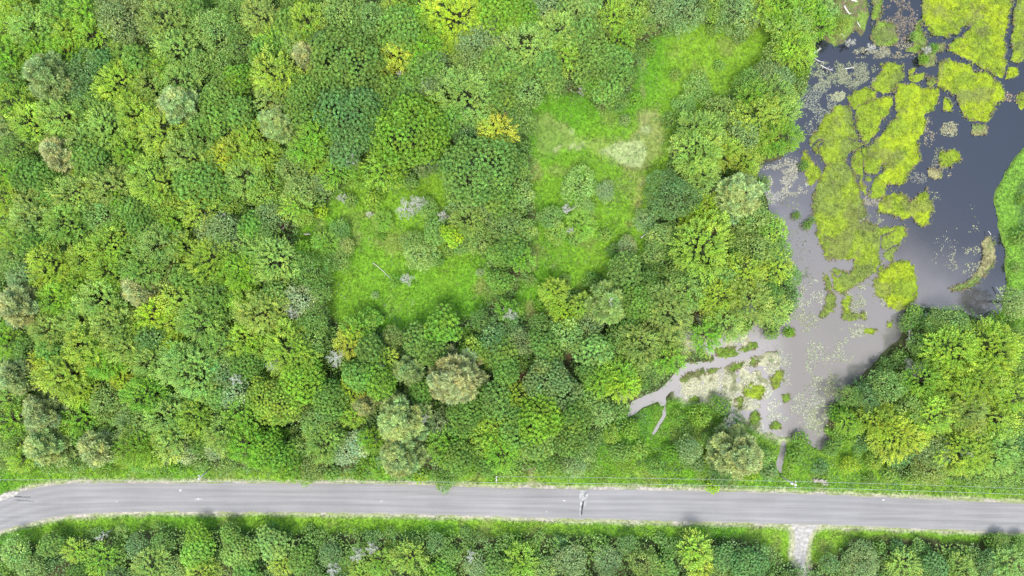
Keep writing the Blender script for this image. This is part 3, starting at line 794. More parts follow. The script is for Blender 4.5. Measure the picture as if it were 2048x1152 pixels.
# every crown in view: px py radius kind+colour
TREES = """
30 10 26 mY;15 55 30 mY;60 55 36 mL;110 25 26 mG;165 18 28 mV;130 60 26 mY;180 62 28 mV;245 38 50 fS;325 40 38 mL;382 14 28 oG;350 95 34 mL;430 60 42 fL;480 90 30 fG;470 22 32 fG;8 110 28 mV;
75 95 24 mV;125 105 32 mV;95 150 45 pS;172 140 36 fD;165 182 34 fD;205 125 24 oD;245 112 22 mG;275 122 28 oG;320 130 24 mY;235 165 36 mY;200 155 18 oG;300 168 34 mL;356 160 32 mL;
402 125 26 fL;440 125 24 fL;480 155 26 oV;440 192 36 oG;355 210 42 pS;20 160 28 mG;40 138 20 mY;20 205 34 mY;60 245 38 mY;10 252 26 mS;120 235 36 mL;180 215 32 mG;210 250 36 mL;
165 275 30 mL;270 230 36 mY;320 262 36 mY;400 265 30 mG;428 240 28 oG;480 228 28 oG;492 265 24 mY;262 195 24 mL;120 275 24 mL;
520 30 34 mB;545 78 24 mY;575 50 26 oG;610 45 34 mY;560 72 24 oG;592 75 26 mL;530 100 26 oG;606 105 24 pT;550 145 42 mY;545 190 30 mL;680 25 46 fL;740 40 36 fL;650 45 30 fD;
640 78 26 fD;720 75 30 fL;690 120 60 oG;800 62 42 oG;832 38 24 oV;790 12 24 mY;905 30 46 mX;862 72 28 mV;1000 30 40 oV;985 68 36 fS;945 88 36 fS;902 95 20 mY;870 125 26 fS;930 115 30 fL;
988 120 26 oG;795 108 28 mW;764 140 20 mW;842 98 28 mV;852 132 28 oG;825 172 32 oG;756 100 18 mL;610 185 34 oG;642 165 24 mY;602 225 36 oG;632 262 30 mV;555 245 38 pS;700 232 60 oD;
770 180 26 oG;818 198 26 oG;856 176 24 oS;930 190 50 mL;905 237 26 oG;962 140 28 fL;1002 142 26 oG;820 265 64 oV;752 238 28 mV;852 212 26 mY;965 238 22 mY;995 262 28 mW;930 262 26 fD;
1002 190 28 oG;1040 30 36 oV;1050 88 42 mL;1035 148 26 oG;1085 18 28 fS;1160 8 42 oL;1115 62 36 mL;1130 108 28 mY;1096 128 28 oG;1110 162 24 oL;1045 182 34 fL;1162 60 30 oG;1205 52 24 fL;
1228 30 24 mY;1262 14 34 fY;1190 98 32 oG;1180 142 28 oG;1232 118 26 oG;1242 78 22 mV;1215 178 26 oG;1194 172 22 oV;1252 150 22 fG;1370 18 42 fS;1328 10 28 fS;1470 18 44 fS;
1428 14 24 fY;1525 12 28 mY;1262 54 22 fY;1292 46 20 fL;1395 175 32 fG;1500 170 34 fG;1370 212 24 fG;1402 260 40 mL;1450 225 36 fB;1520 235 40 mY;1535 150 34 fS;1508 192 26 mV;1490 266 34 fS;
1040 240 32 fG;1235 205 22 fG;1562 14 34 mV;1585 55 38 mL;1592 92 38 mY;1555 115 32 fL;1560 160 28 fS;1548 188 34 mG;1562 225 32 mL;1560 272 34 mV;1648 22 26 fL;1640 50 24 mV;1680 50 20 fY;1612 20 28 mV;
30 300 34 mG;112 305 30 pT;66 350 36 oG;4 350 24 mV;182 322 36 oG;150 386 40 mB;215 375 36 mB;162 350 18 mX;96 380 28 mG;10 392 30 mY;52 402 28 mB;62 442 36 mB;245 350 28 fL;310 362 48 mY;
252 300 26 mV;375 310 40 mL;436 320 30 mW;472 305 26 mY;490 350 36 mL;400 368 44 oG;395 420 30 mY;455 402 26 fY;235 405 22 oV;330 415 26 fY;270 420 32 oG;200 432 40 fL;130 450 38 mG;290 452 32 oG;
350 445 26 mV;215 492 40 mY;320 490 38 mL;265 512 30 mL;440 465 44 fS;365 492 26 mY;500 455 24 oG;420 522 44 mY;480 542 40 mV;25 470 28 mY;62 482 28 oG;25 516 32 fL;95 530 36 mY;170 520 34 mY;
216 542 34 mY;282 542 30 mG;326 550 30 fB;375 556 26 oG;50 556 36 fS;140 568 32 mY;505 500 28 mL;272 574 30 pT;
520 310 30 mY;585 335 34 fL;530 385 34 fY;610 300 28 mV;632 325 20 mY;600 382 34 fB;640 365 22 fS;592 412 24 mY;606 432 22 fY;536 430 30 fS;668 345 24 mV;690 302 28 oD;760 338 30 mV;722 352 24 mV;
792 348 22 mV;850 330 24 fS;956 338 64 oG;935 398 32 fS;975 424 28 fS;935 442 30 mL;1002 402 28 oG;1012 455 30 fL;1022 500 26 oG;545 522 44 mL;525 468 26 fG;618 542 42 fG;650 487 25 mV;600 500 15 mV;
680 460 22 fG;690 492 20 fB;676 520 26 fG;905 470 22 oX;856 415 22 fG;840 512 34 fL;872 462 26 oG;962 482 28 fL;1000 506 22 oG;765 442 18 mV;822 482 24 fG;1000 562 24 oG;638 586 26 fG;925 490 20 oG;
1040 390 28 fL;1050 462 24 fL;1045 520 24 mV;1035 335 28 fG;1160 368 38 fL;1210 382 22 fS;1170 412 22 fL;1162 450 26 mV;1100 435 26 fG;1112 466 24 fY;1345 390 46 fD;1400 300 46 mL;1402 346 34 mL;
1450 300 28 mY;1482 390 46 pS;1402 432 20 mX;1422 408 18 mX;1376 440 14 mX;1408 490 52 mY;1290 440 24 fS;1255 492 22 fT;1320 470 26 fL;1308 502 24 fL;1482 448 24 fL;1508 434 28 fL;1478 500 22 fG;
1512 502 36 fB;1490 546 34 mY;1450 560 28 mL;1400 565 30 fL;1250 542 34 oG;1292 562 22 fG;1350 555 24 fG;1492 322 24 mY;1512 308 18 fY;1545 458 28 fY;1550 505 30 fL;1556 534 26 mY;1582 552 20 fG;1370 520 24 fG;
40 612 44 pT;10 682 28 mV;112 600 34 mV;146 590 24 mY;200 600 42 mL;225 652 40 mB;175 692 40 mY;158 642 32 mL;95 660 34 mB;242 692 34 mB;280 592 26 pT;275 652 22 mY;300 628 26 mX;340 640 24 mY;
300 680 28 fD;402 640 40 mG;360 600 30 mY;430 600 34 mG;482 600 26 mY;490 682 34 mY;346 692 22 mX;442 690 30 mG;50 702 32 fG;100 702 26 oG;85 726 24 mW;122 752 40 mY;205 722 36 mV;300 722 34 mL;
375 740 50 mL;240 756 18 mW;30 752 32 pS;15 792 26 mL;155 782 32 mY;85 826 42 pS;10 842 30 mV;214 806 34 fB;290 792 36 mV;160 840 28 mV;265 842 36 mS;330 836 38 mL;390 832 34 mY;432 792 24 oL;
450 748 26 fS;490 726 32 oG;468 792 26 fP;482 832 30 mV;442 850 24 fD;224 852 24 mL;
520 622 40 mB;545 592 24 oL;600 600 34 fP;625 642 30 fG;620 682 34 fL;578 702 46 mY;602 762 42 oV;552 802 48 oY;520 688 24 mY;700 682 28 mW;712 655 28 mV;742 642 22 oV;786 672 22 fB;835 682 30 oG;
882 656 36 oV;862 702 26 oG;740 702 26 oG;762 716 22 mY;720 752 28 oG;756 762 30 oV;815 742 26 pS;840 782 22 oG;908 758 52 pT;950 702 26 fY;990 682 28 fD;1012 652 28 fD;1002 706 28 oG;700 782 22 mY;
725 812 22 pT;705 832 20 mY;660 802 34 oG;640 842 34 fL;802 842 48 pS;930 832 34 oG;880 852 28 fS;992 802 30 oG;980 842 24 mY;1012 742 24 oG;1014 620 22 mV;960 642 22 fG;962 792 18 mV;
1036 682 30 fS;1090 692 26 oG;1135 670 30 fL;1102 722 24 oG;1080 652 24 fG;1112 612 20 mY;1106 582 24 mY;1130 632 20 mX;1165 612 20 mY;1182 646 24 fS;1215 605 36 pL;1190 702 30 oL;1235 686 28 fG;
1260 652 24 fG;1270 602 34 oG;1302 586 26 fG;1338 622 46 mB;1280 692 36 mB;1342 690 24 mB;1370 590 30 mL;1338 720 26 mV;1292 722 26 fL;1240 745 26 mV;1246 772 26 mX;1202 762 26 mV;1180 740 22 oG;
1102 770 46 oS;1082 836 44 oV;1170 802 28 fL;1150 832 28 oG;1200 824 26 fL;1030 792 22 mY;1035 832 24 oG;1030 872 28 oG;1450 640 34 mL;1415 672 26 mV;1502 600 38 mB;1440 592 34 mY;1552 618 26 mL;1540 588 24 fG;
1906 652 38 fL;1868 650 20 fG;1840 690 20 fG;1872 692 24 fG;1910 706 46 mY;1990 700 46 mY;2035 722 30 mL;1960 762 48 mY;1905 772 38 mY;1850 762 34 mV;1780 772 32 fL;1820 822 34 fL;1870 830 40 mY;
1930 822 44 mB;1992 842 38 mY;2030 790 36 mY;1760 842 32 mY;1802 872 44 mW;1702 792 20 fG;1735 800 24 fD;1700 848 19 mV;2030 605 28 fS;2025 672 22 fG;1985 655 18 fG;
30 890 34 fL;92 890 42 pS;40 916 24 mY;195 896 36 pS;270 890 42 mV;302 906 24 mY;340 880 30 mL;366 904 22 fP;432 896 22 fP;442 868 28 mL;490 892 32 mV;396 886 18 oG;165 878 20 oG;
530 902 34 oV;572 926 28 oV;645 882 36 mL;600 896 22 fB;622 936 28 fB;690 906 24 fP;716 886 26 fP;742 882 22 mV;766 930 24 oV;800 912 44 pS;890 892 30 mV;912 912 34 oG;970 882 26 mY;1000 902 34 mV;972 930 20 oG;
1076 882 36 oL;1140 876 34 oG;1165 905 24 fL;1150 930 24 fS;1095 925 22 oG;1482 912 44 pT;1440 950 20 fD;1930 900 48 mY;1990 902 40 mL;2032 932 34 fL;1870 902 34 fS;1862 936 30 fB;1800 905 26 fD;
1965 942 30 fL;2036 882 26 fD;1380 900 24 fS;
30 1100 34 fL;102 1084 26 oG;62 1132 34 fL;5 1142 24 oG;150 1096 24 mY;202 1112 30 mV;160 1142 26 oG;275 1086 28 fD;302 1132 40 mL;322 1082 24 fG;395 1066 26 oV;392 1100 34 oV;402 1142 36 mY;350 1132 28 fL;
460 1062 22 oG;482 1102 38 oL;492 1145 30 oG;232 1152 28 fD;545 1082 34 oL;560 1122 24 mY;602 1112 28 oG;620 1142 28 fG;660 1102 28 fD;720 1142 24 mY;762 1122 28 mV;822 1112 34 mY;872 1082 24 fD;902 1106 26 fG;
882 1142 30 oV;950 1124 28 fS;1000 1130 28 oG;1042 1122 34 mV;1086 1136 28 fL;1140 1116 38 fS;1215 1116 34 fS;1290 1122 36 fL;1252 1082 22 fD;1332 1132 26 oG;1390 1097 34 mY;1400 1125 28 mW;1445 1110 26 oD;
1432 1142 24 fL;1500 1126 40 oD;1586 1160 26 fG;1660 1122 22 fD;1722 1126 44 fS;1782 1120 18 fY;1810 1126 30 mL;1852 1132 28 fL;1872 1126 26 oD;1922 1136 34 mL;1980 1122 28 fD;2020 1122 34 mL;2002 1076 20 fG;2042 1082 20 fG
"""
SHRUBS = """
640 422 14 bX;890 962 22 bG;1426 974 13 bX;615 952 20 bL;560 945 16 bV;215 932 24 bV;150 932 22 bL;1700 930 17 bX;1662 900 16 bG;1604 880 14 bG;1640 935 14 bD;1590 915 15 bG;1310 935 20 bG;1358 838 17 bV;1402 832 24 bV;
1442 812 20 bG;1392 925 18 bS;1262 860 18 bY;1222 870 18 bY;1240 905 20 bL;1280 900 16 bY;1350 905 20 bV;1420 880 18 bG;1425 920 16 bY;1530 915 18 bL;1540 945 14 bS;1500 950 14 bY;
1370 860 18 bG;1460 850 16 bG;1480 870 15 bV;1720 890 18 bD;1750 925 18 bY;1780 950 14 bL;1830 955 18 bB;1740 960 12 bG;1880 960 14 bY;1850 645 16 bG;1838 720 18 bG;1800 716 18 bG;1772 735 18 bG;1795 760 18 bV;
1750 770 18 bG;1724 770 14 bD;1704 818 14 bG;1674 868 12 bV;1672 888 12 bL;1700 880 16 bV;1870 95 9 bV;1850 116 9 bV;1832 70 7 bL;1610 330 9 bG;1625 440 6 bG;1616 450 8 bG;
1595 430 7 bG;1582 612 12 bG;1545 665 14 bG;1530 640 14 bB;1490 655 12 bL;1580 665 9 bV;1500 340 16 bY;1525 365 14 bG;1998 640 14 bV;2010 655 12 bG;1800 790 16 bV;1722 825 16 bD;1706 850 14 bG;1740 830 14 bD;
1040 905 16 bL;1090 940 18 bV;1030 935 16 bL;940 935 16 bV;985 950 14 bV;840 952 14 bY;720 945 16 bV;665 948 14 bL;500 925 16 bL;455 925 18 bL;400 925 16 bL;350 930 14 bV;290 930 14 bL;100 930 18 bL;50 935 18 bV;15 925 18 bL;
130 1062 16 bV;190 1060 18 bG;240 1056 18 bL;320 1052 14 bV;540 1048 14 bG;620 1052 14 bG;780 1060 14 bG;860 1055 14 bV;930 1058 14 bG;1080 1066 14 bG;
1320 1070 16 bG;1370 1062 20 bY;1990 1078 16 bG;2040 1086 14 bG;640 1066 16 bG;820 1072 18 bG;740 1068 14 bD;
560 1062 16 bV;480 1066 16 bG;1120 1078 16 bD;1200 1080 16 bG;1030 1080 14 bV;760 470 10 bV;900 500 12 bL;875 520 12 bG;790 562 12 bV;745 400 14 bY;700 400 12 bL;760 388 12 bV;820 365 14 bL;1150 480 12 bL;1100 480 12 bV;
1080 610 12 bV;1150 600 14 bG;1130 560 12 bL;1210 470 12 bL;1230 500 14 bG;1180 560 14 bG;1300 530 14 bG;1330 510 12 bV;1420 200 14 bG;1340 60 12 bL;1300 100 12 bG;1270 200 14 bV;1250 240 10 bS;1280 290 0 bG;1340 240 14 bG;
1455 250 14 bL;1350 150 10 bL;1440 130 10 bL;1480 70 12 bS;1425 60 10 bL;1190 560 12 bV;1060 560 12 bL;960 545 8 bP;750 590 7 bP;2047 474 17 bG;2034 536 9 bL;2044 398 9 bV;2030 640 14 bV
"""
def parse(s):
    out = []
    for e in s.replace('\n', '').split(';'):
        e = e.strip()
        if not e: continue
        a = e.split()
        if float(a[2]) <= 0: continue
        out.append([float(a[0]), float(a[1]), float(a[2]), a[3][0], a[3][1]])
    return out
trees = parse(TREES); shrubs = parse(SHRUBS)

# fill the remaining holes of the wood with smaller understorey crowns
def open_at(px, py, margin=0.0):
    """true where the photo shows open ground, water or road"""
    x, y = g2(px, py); X = np.array([x]); Y = np.array([y])
    d = near_min(MEADOWS + [VERGE, BANK, FLAT, FLAT2, MARSH_NW, LAWN, LAWN2, wet_poly, road_poly, drive_poly], X, Y)[0]
    return d < margin
fillr = np.random.default_rng(5)
taken = [(t[0], t[1], t[2]) for t in trees + shrubs] + [(a, b, r_ * 1.1) for a, b, r_ in SOIL]
TA = np.array(taken)
n_fill = 0
for q in range(26000):
    if n_fill >= 150: break
    px = fillr.uniform(-10, 2058); py = fillr.uniform(-10, 1162)
    rr = fillr.uniform(13, 22)
    dd = np.hypot(TA[:, 0] - px, TA[:, 1] - py) - TA[:, 2] * 0.82
    if dd.min() < rr * 0.55: continue
    if open_at(px, py, 1.2): continue
    near = np.argsort(dd)[:3]
    base = [t for t in trees if (abs(t[0] - TA[near[0], 0]) < 1e-6 and abs(t[1] - TA[near[0], 1]) < 1e-6)]
    c = base[0][4] if base and fillr.random() < 0.5 else fillr.choice(list('GGGLVD'))
    if c in 'WXPT': c = 'G'
    shrubs.append([px, py, rr, 'b', str(c)]); TA = np.vstack([TA, [px, py, rr]]); n_fill += 1

# ------------------------------------------------------------------ labels: each crown described by look and by what it stands beside
LANDMARKS = [(215, 95, 'the brown gap at the upper left'), (95, 150, 'the ragged pine at the upper left'), (355, 210, 'the grey pine inside the upper left wood'),
 (245, 38, 'the grey-green crown at the top left'), (112, 305, 'the tan tamarack near the left edge'), (310, 362, 'the big yellow-green dome in the left wood'),
 (400, 368, 'the round crown near the snag'), (445, 430, 'the white snag in the left wood'), (440, 465, 'the sage crown in the left wood'), (162, 350, 'the lime sprig in the left wood'),
 (555, 245, 'the silvery conifer in the upper wood'), (690, 120, 'the great crown in the upper wood'), (700, 232, 'the great dark blue-green crown'), (820, 265, 'the widest vivid green crown'),
 (795, 108, 'the golden crown in the upper wood'), (905, 30, 'the lime crown at the top edge'), (995, 262, 'the golden crown by the meadow'), (1010, 226, 'the leafless bush above the meadows'),
 (956, 338, 'the great crown between the meadows'), (705, 322, 'the grey snag above the left meadow'), (815, 415, "the left meadow's large dead tree"), (905, 470, 'the bright lime sapling'),
 (650, 487, 'the vivid round tree by the meadow'), (1165, 182, 'the snag at the meadow head'), (1115, 62, 'the pale-tipped crown at top middle'), (1370, 18, 'the sage crowns at the top edge'),
 (1245, 305, "the right meadow's pale hollow"), (1395, 175, 'the lone bush in the upper meadow'), (1345, 390, 'the large blue-grey crown'), (1482, 390, 'the spiky pine by the pond'),
 (1408, 490, 'the broad maple near the pond'), (1160, 368, "the right meadow's lone tree"), (1215, 605, 'the grey-centred star-shaped tree'), (1062, 600, 'the foot of the meadow track'),
 (40, 612, 'the tan pine at the left edge'), (272, 580, 'the tan pine in the left wood'), (300, 680, 'the dark round crown'), (85, 726, 'the golden shoot at lower left'),
 (375, 740, 'the wide light crown at lower left'), (670, 717, 'the white star-shaped dead tree'), (545, 730, 'the snag by the dead tree'), (585, 625, 'the snag west of the meadow'),
 (700, 682, 'the golden crown below the meadow'), (908, 758, 'the great tan pine'), (802, 842, 'the big pine above the road'), (1102, 770, 'the tall crown beside the gap'),
 (1042, 752, 'the dark gap'), (1246, 772, 'the lime crown by the stream'), (1338, 622, 'the olive maple beside the marsh'), (1450, 640, 'the maple leaning over the marsh'),
 (85, 826, 'the grey pine at lower left'), (195, 896, 'the pine above the road bend'), (92, 890, 'the sage pine by the bend'), (366, 904, 'the white-flowered bush above the road'),
 (690, 906, 'the white-flowered bush by the wires'), (800, 912, 'the blue-grey pine by the road'), (1076, 882, 'the crown above the track mouth'), (1482, 912, 'the pale pine above the wires'),
 (1592, 960, 'the right-hand utility pole'), (991, 950, 'the middle utility pole'), (410, 948, 'the left-hand utility pole'), (1640, 962, 'the pale rock heap'), (1260, 835, 'the tip of the stream'),
 (1830, 735, 'the tangled dead tree'), (1960, 762, 'the big yellow crown at right'), (1802, 872, 'the golden maple at lower right'), (2030, 605, 'the grey tree on the bank'),
 (1600, 1085, 'the gravel driveway'), (1720, 1112, 'the great crown below the road'), (1510, 1116, 'the dark crown by the driveway'), (1390, 1090, 'the yellow tree below the road'),
 (710, 1112, 'the dead snags below the road'), (395, 1056, 'the bright crown below the road'), (50, 1050, 'the road bend'), (1165, 1005, 'the cracked road patch'), (1855, 112, 'the tussock in the north marsh'),
 (1790, 570, 'the rounded islet in the pond'), (1700, 400, 'the largest sedge island'), (1600, 260, 'the north-west pond shore'), (2000, 450, 'the east bank'), (1560, 100, 'the north marsh wood edge')]
SIZEW = lambda r: 'small' if r < 21 else ('medium' if r < 30 else ('broad' if r < 42 else 'huge'))
DIRS = ['right of', 'upper right of', 'above', 'upper left of', 'left of', 'lower left of', 'below', 'lower right of']
KNAME = {'m': 'shaggy maple', 'o': 'clump-leaved tree', 'f': 'fine-leaved tree', 'p': 'feathery conifer', 'b': 'bush'}
_cands = {}
def describe(entries):
    """labels built from colour, size, kind and place; clashes get an ordinal by distance"""
    keys = {}
    for i, (px, py, r_, k, c) in enumerate(entries):
        best = sorted((math.hypot(px - a, py - b), t, a, b) for a, b, t in LANDMARKS if math.hypot(px - a, py - b) > 7)[0]
        d, t, a, b = best
        ang = math.degrees(math.atan2(-(py - b), px - a)) % 360
        dr = DIRS[int((ang + 22.5) // 45) % 8]
        keys.setdefault((SIZEW(r_), CW[c], KNAME[k], dr, t), []).append((d, i))
    out = [None] * len(entries)
    ordn = ['nearest', 'second', 'third', 'fourth', 'fifth', 'sixth', 'seventh', 'eighth']
    for (s, cw, kn, dr, t), lst in keys.items():
        lst.sort()
        for j, (d, i) in enumerate(lst):
            core = f'{s} {cw} {kn}'
            t = t if len(t.split()) < 7 or j == 0 else t.replace('the ', '', 1)
            txt = f'{core} {dr} {t}' if len(lst) == 1 else f'{ordn[j]} {core} {dr} {t}'
            w = txt.split()
            if len(w) > 16:
                kn2 = {'maple-like tree with finger-like shoots': 'shooty maple', 'tree with rounded leaf clumps': 'clumped tree'}.get(kn, kn)
                txt = txt.replace(kn, kn2); w = txt.split()
            if len(w) > 16: txt = txt.replace('fine-leaved tree', 'tree').replace('clump-leaved tree', 'tree').replace('shaggy maple', 'maple')
            out[i] = txt
    return out

NAMES = {'m': 'maple_tree', 'o': 'round_crowned_tree', 'f': 'fine_leaved_tree', 'p': 'conifer_tree', 'b': 'shrub'}
GROUP = {'maple_tree': 'shaggy maples of the wood', 'round_crowned_tree': 'clump-leaved round trees of the wood', 'fine_leaved_tree': 'fine-leaved trees of the wood', 'conifer_tree': 'conifers scattered through the wood', 'shrub': 'bushes along edges and gaps'}
order = trees + shrubs
labs = describe(order)
seen = {}
for i, l_ in enumerate(labs):
    seen.setdefault(l_, []).append(i)
trr = np.random.default_rng(77)
def edge_dist(px, py):
    x, y = g2(px, py)
    return near_min(MEADOWS + [road_poly], np.array([x]), np.array([y]))[0]
def in_meadow(px, py):
    x, y = g2(px, py)
    return near_min(MEADOWS, np.array([x]), np.array([y]))[0] < -1.0
for (px, py, r_, k, c), lab in zip(order, labs):
    open_edge = py > 1045 or edge_dist(px, py) < 2.5
    Rm = r_ * S0 * ((0.84 if open_edge else 0.97) if k != 'b' else 0.88)
    cand = sorted(PROTO[k], key=lambda p: abs(math.log(p['R'] / Rm)) + 0.22 * trr.random())
    p = cand[0]
    s = Rm / p['R']
    s = min(max(s, 0.55), 1.45)
    sz = s ** 0.7 * float(trr.uniform(0.93, 1.08))
    if py > 1045:
        sz *= 0.62; s *= 0.94; py += 7
    if k == 'b' and 1036 < py < 1084:
        s *= 0.8; sz *= 0.6
    if k != 'b' and in_meadow(px, py): sz *= 0.55
    ztop = (p['cz'] + 0.35 * p['Hc']) * sz
    x, y = g2(px, py, ztop)
    gz_ = 0.0
    if k == 'b':
        zz_, _ = ground_fields(np.array([x]), np.array([y])); gz_ = max(float(zz_[0]), WATER_Z) - 0.1
    root = empty(NAMES[k], (x, y, gz_), float(trr.random() * 6.283))
    root.scale = (s, s, sz)
    tag(root, lab, {'m': 'maple', 'o': 'broadleaf tree', 'f': 'tree', 'p': 'conifer', 'b': 'bush'}[k], GROUP[NAMES[k]])
    t_o = bpy.data.objects.new('trunk', p['trunk']); link(t_o, root)
    c_o = bpy.data.objects.new('crown', p['crown']); link(c_o, root)
    b = np.array((0.280, 0.365, 0.125) if k == 'p' and c == 'S' else LC[c]) * float(trr.uniform(0.90, 1.12)) * np.array([trr.uniform(0.93, 1.08), 1, trr.uniform(0.9, 1.12)])
    c_o.color = (*b.tolist(), 1)

# ------------------------------------------------------------------ dead trees, snags, fallen logs
def dead_limbs(seed, R, ht, dens=1.0, flat=0.35):
    """returns trunk arrays and a list of limb arrays"""
    r = np.random.default_rng(seed)
    tr = 0.07 + 0.025 * R
    trunk = tube((0, 0, -0.3), (r.normal() * 0.2, r.normal() * 0.2, ht), tr * 1.5, tr * 0.5, 7, (r.normal() * 0.25, r.normal() * 0.25, 0))
    limbs = []
    nl = int(8 + 3.2 * R * dens)
    for i in range(nl):
        a = i * 2.39996 + r.normal() * 0.25; f = (i + 0.5) / nl
        z0 = ht * (0.55 + 0.43 * f); L = R * (1.0 - 0.4 * f) * (0.75 + 0.45 * r.random())
        p0 = np.array([0, 0, z0]); d = np.array([math.cos(a), math.sin(a), flat + 0.45 * f])
        tip = p0 + d * L
        segs = [tube(p0, tip, 0.050 + 0.008 * R, 0.016, 5, r.normal(size=3) * 0.08 * L)]
        for t in (0.35, 0.5, 0.65, 0.8, 0.9):
            for s in (-1, 1):
                if r.random() < 0.2: continue
                q = p0 + d * L * t
                aa = a + s * (0.45 + 0.5 * r.random()); l2 = L * (0.42 * (1.15 - t) + 0.12)
                e = q + np.array([math.cos(aa), math.sin(aa), 0.25 + 0.2 * r.random()]) * l2
                segs.append(tube(q, e, 0.026, 0.012, 4, r.normal(size=3) * 0.06 * l2))
                m_ = (q + e) / 2; a3 = aa + s * 0.6
                segs.append(tube(m_, m_ + np.array([math.cos(a3), math.sin(a3), 0.2]) * l2 * 0.5, 0.018, 0.010, 4))
        limbs.append(merge(segs))
    return trunk, limbs

DEAD = [(445, 430, 12, 7, 'small white dead snag among golden-green crowns of the left wood'),
 (935, 226, 17, 8, 'bare white forked branches left of the small golden crown'),
 (1010, 226, 12, 4, 'grey leafless bush just above the small golden crown'),
 (750, 268, 12, 9, 'bleached bare limb at the left edge of the widest vivid crown'),
 (802, 150, 13, 6, 'leaning bare trunk in the hole below the golden crown'),
 (1165, 182, 12, 3.5, 'small pale snag at the head of the right meadow'),
 (705, 322, 17, 8, 'grey spreading snag above the left meadow'),
 (812, 418, 25, 7, 'large pale dead tree with fine twigs in the left meadow'),
 (833, 405, 18, 8, 'white forked dead tree touching the large pale one'),
 (885, 432, 14, 5, 'small dark forked snag right of the pale dead trees'),
 (683, 396, 12, 3, 'low grey dead bush at the north-west corner of the left meadow'),
 (738, 428, 8, 2.5, 'tiny grey dead bush on the left meadow'),
 (812, 558, 16, 4, 'low white dead bush in the middle of the left meadow'),
 (585, 626, 16, 8, 'grey snag in the wood west of the left meadow'),
 (670, 717, 20, 11, 'white star-shaped dead tree below the left meadow'),
 (545, 730, 15, 10, 'grey leafless crown left of the white star-shaped dead tree'),
 (762, 730, 10, 8, 'small grey snag right of the white star-shaped dead tree'),
 (1020, 628, 16, 9, 'white branching snag at the foot of the meadow track'),
 (1216, 603, 13, 11.5, 'grey bare top in the centre of the star-shaped tree'),
 (1132, 418, 11, 4, 'dark bare branches under the lone meadow tree'),
 (1141, 460, 9, 4, 'pale grey leafless bush below the lone meadow tree'),
 (1400, 640, 13, 3, 'dark fallen tangle in the gap left of the marsh maple'),
 (1245, 792, 15, 3, 'grey brush tangle at the head of the stream'),
 (1460, 846, 18, 4, 'pale dead tree with long thin branches on the cream flat'),
 (1500, 615, 16, 5, 'grey twiggy dead tree on the marsh edge'),
 (470, 760, 14, 11, 'thin grey snag between flowering bushes in the lower left wood'),
 (845, 838, 12, 10, 'bare branch standing right of the big grey pine above the road'),
 (1830, 736, 24, 5, 'tangled pale dead tree beside the pond in the lower right'),
 (1830, 705, 10, 2.5, 'small white branching snag on the lower right shore'),
 (1710, 1112, 0, 5, ''),
 (713, 1112, 16, 7, 'white spreading snag below the road near its middle'),
 (742, 1098, 14, 6, 'forked grey snag right of the white spreading one below the road'),
 (664, 1142, 16, 8, 'white snag at the bottom edge left of the two snags'),
 (941, 1115, 10, 8, 'slender grey snag below the road among dark bushes'),
 (200, 1075, 9, 6, 'small grey snag just below the road bend'),
 (1935, 905, 12, 10, 'white twig poking out of the lower right wood'),
 (1855, 100, 12, 1.5, 'pale dead twigs heaped on the tussock in the north marsh'),
 (1700, 85, 12, 1.5, 'white driftwood branches on the north marsh shore'),
 (1740, 95, 11, 1.2, 'thin bleached branch lying in the north marsh water'),
 (1480, 895, 16, 9, 'grey bare boughs beside the pale pine near the stream'),
 (960, 545, 7, 1.2, 'pale dried weed clump in the south-east of the left meadow'),
 (100, 160, 0, 5, '')]
seedd = 900
for px, py, r_, ht, lab in DEAD:
    if r_ <= 0: continue
    seedd += 1
    x, y = g2(px, py, ht * 0.85)
    root = empty('dead_tree' if ht > 2.6 else 'dead_bush', (x, y, 0 if ht > 2.6 else -0.15), 0)
    tag(root, lab, 'dead tree' if ht > 2.6 else 'dead bush')
    T_, Ls = dead_limbs(seedd, r_ * S0 * 0.92, ht, 1.0 if r_ < 22 else 1.3)
    link(bpy.data.objects.new('trunk', mesh_np('trunk', T_[0], T_[1], M_dead, None, True)), root)
    for L_ in Ls:
        link(bpy.data.objects.new('limb', mesh_np('limb', L_[0], L_[1], M_dead, None, True)), root)

